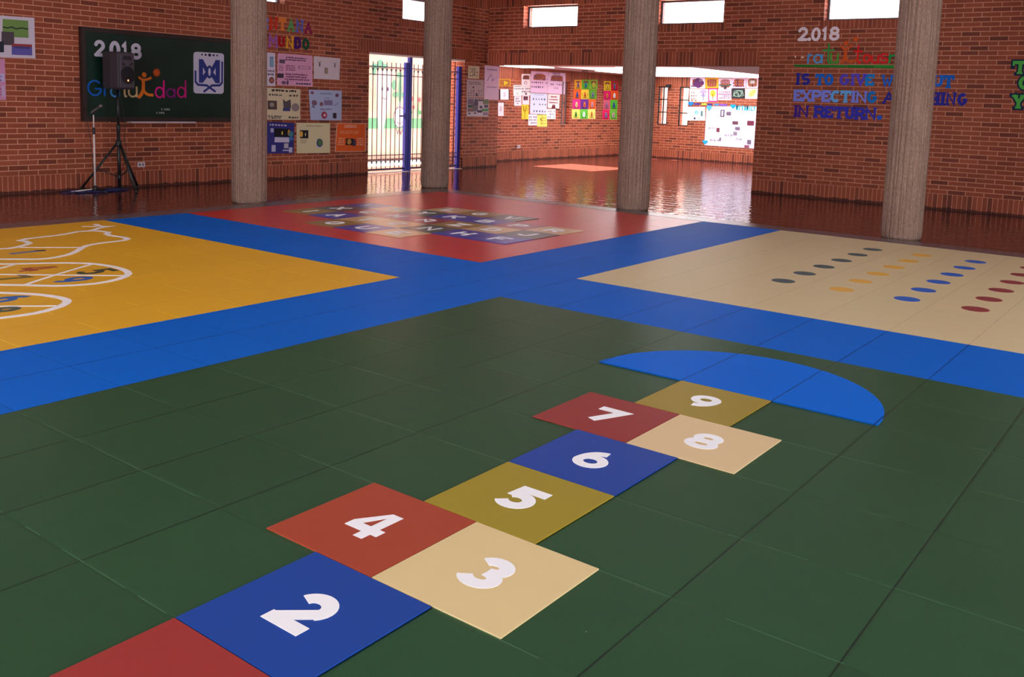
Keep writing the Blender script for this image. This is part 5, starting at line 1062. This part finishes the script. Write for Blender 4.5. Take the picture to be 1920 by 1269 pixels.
poster('F7', 'white drawing of a lilac tree', (232, 212, 232), [('p', [ell(.5, .2, .36, .16), ell(.5, .5, .3, .1)], (160, 146, 196)), ('p', ribbon([(.5, .3), (.5, .9)], .07), (104, 88, 130))], 'drawing', gF, 'drawing_sheet')
poster('F8', 'magenta-edged drawing of a yellow tree', (208, 40, 132), [('r', .09, .08, .91, .92, (240, 220, 220), 'white_sheet'), ('p', [ell(.5, .38, .3, .26)], (222, 168, 50)), ('p', ribbon([(.5, .4), (.5, .86)], .09), (150, 106, 44))], 'drawing', gF, 'drawing_sheet')
poster('F9', 'pink sheet with a line of purple strokes', (236, 190, 214), [('k', .05, .1, .95, .4, 1, 6, (160, 70, 120)), ('r', .02, .42, .98, .48, (130, 60, 110)), ('k', .05, .52, .98, .9, 2, 7, (124, 60, 106))], 'drawing', gF, 'drawing_sheet')
poster('F10', 'black drawing with pale green swirls', (44, 44, 50), [('p', ribbon(ell(.45, .5, .28, .3), .05, True) + ribbon(ell(.6, .45, .2, .26), .05, True) + ribbon(ell(.35, .6, .2, .2), .05, True) + ribbon([(.1, .8), (.4, .3), (.8, .2), (.9, .7), (.5, .85)], .05), (126, 150, 134))], 'drawing', gF, 'drawing_sheet')
poster('F11', 'white drawing of a leaning pale yellow leaf', (240, 224, 224), [('p', [[(.3, .8), (.28, .4), (.5, .1), (.85, .1), (.8, .45), (.6, .75)]], (206, 190, 110)), ('p', ribbon([(.38, .95), (.5, .5), (.75, .2)], .03), (120, 116, 80))], 'drawing', gF, 'drawing_sheet')
poster('F12', 'mint sheet with a teal ring beside the big white sheet', (222, 240, 234), [('p', ribbon(ell(.52, .4, .07, .1, 14), .05, True), (60, 180, 196)), ('r', .76, .3, .86, .68, (80, 110, 120)), ('e', .36, .76, .46, .92, (30, 36, 80)), ('r', .2, .3, .26, .6, (176, 206, 200)), ('p', ribbon([(.58, .9), (.66, .9), (.66, .74)], .02), (130, 140, 160))])
poster('F13', 'very large white poster with scattered small photos', (226, 216, 238), [('r', .29, .08, .37, .26, (76, 64, 84)), ('r', .31, .1, .35, .24, (190, 176, 196)), ('r', .41, .13, .5, .22, (110, 92, 112)), ('r', .54, .36, .65, .44, (106, 66, 84)), ('r', .83, .34, .96, .45, (116, 50, 72)), ('r', .23, .54, .29, .64, (116, 56, 70)), ('r', .6, .5, .69, .57, (120, 100, 126)), ('r', .57, .62, .64, .7, (140, 124, 146)), ('r', .3, .78, .33, .86, (126, 112, 132)), ('r', .85, .8, .92, .9, (120, 104, 124)), ('r', .8, .93, .89, .99, (150, 80, 106)), ('w', .05, .52, .2, .57, 1, (176, 166, 190)), ('w', .4, .67, .56, .74, 1, (180, 170, 194)), ('w', .1, .82, .32, .87, 1, (176, 166, 190)), ('w', .62, .76, .78, .81, 1, (190, 180, 204))])
CY = (30, 150, 206)
ff = place_fn('F', .012)
def heart(cx, cy, w_, h_):
    return [ell(cx - w_ * .23, cy + h_ * .2, w_ * .27, h_ * .3, 14), ell(cx + w_ * .23, cy + h_ * .2, w_ * .27, h_ * .3, 14), [(cx - w_ * .48, cy + h_ * .12), (cx, cy - h_ * .5), (cx + w_ * .48, cy + h_ * .12), (cx, cy + h_ * .3)]]
for k, col, lb in (('heart0', (30, 120, 200), 'blue paper heart above the mint sheet'), ('heart1', (70, 160, 186), 'teal paper heart at the top left of the big white poster'), ('heart2', (24, 150, 220), 'bright blue paper heart before the cyan lettering'), ('heart3', (30, 170, 222), 'cyan paper heart at the lower left of the big white poster')):
    b = FARBITS[k]; bm = bmesh.new()
    for q, p in enumerate(heart((b[0] + b[2]) / 2, (b[1] + b[3]) / 2, abs(b[0] - b[2]), b[3] - b[1])): prism(bm, p, ff, 0, .005 + q * 5e-5)
    tag(link('paper_heart', bm, cm(col)), lb, 'paper heart', 'paper hearts on the far wall')
for k, col, lb in (('d0', (50, 50, 150), 'navy'), ('d1', (160, 200, 70), 'lime'), ('d2', (50, 50, 130), 'dark indigo'), ('d3', (60, 130, 190), 'light blue'), ('d4', (120, 80, 180), 'violet')):
    b = FARBITS[k]; bm = bmesh.new(); prism(bm, [(b[0], b[1]), (b[2], b[1]), (b[2], b[3]), (b[0], b[3])], place_fn('F', .003), 0, .004)
    tag(link('paper_dash', bm, cm(col)), '%s paper dash in the row above the big white poster' % lb, 'paper strip', 'paper dashes on the far wall')
b = FARBITS['word']; wx = abs(b[2] - b[0]) / 8
for i, ch in enumerate('MYFAMILY'):
    a0 = b[0] - wx * i - (.03 if i > 1 else 0); bm = bmesh.new()
    for q, p in enumerate(glyph(ch, wx * .82, b[3] - b[1], .022)): prism(bm, p, lambda a, bb, d, a0=a0: ff(a0 - a, b[1] + bb, d), 0, .004 + q * 5e-5)
    tag(link('paper_letter', bm, cm((30, 176, 200))), 'small cyan letter %s, %s letter along the big white poster' % (ch, ORD[i]), 'letter', 'cyan letters on the far wall')
f = FARWIN[2]
sm = empty('wall_speaker', (XF, (f[0] + f[2]) / 2, f[1]), 'tiny black speaker mounted above the slit windows', 'wall speaker')
boxobj('housing', (XF - .12, f[2], f[1], XF - .02, f[0], f[3]), BLACKP, sm); boxobj('bracket', (XF - .03, (f[0] + f[2]) / 2 - .015, f[1] + .02, XF, (f[0] + f[2]) / 2 + .015, f[1] + .05), BLACKM, sm)
bm = bmesh.new(); lathe(bm, [(.08, ZC - .03), (.085, ZC - .02), (.07, ZC - .002)], 18, (18.6, 11.15)); tag(link('smoke_detector', bm, cm((120, 96, 104))), 'round grey detector on the back room ceiling', 'detector')
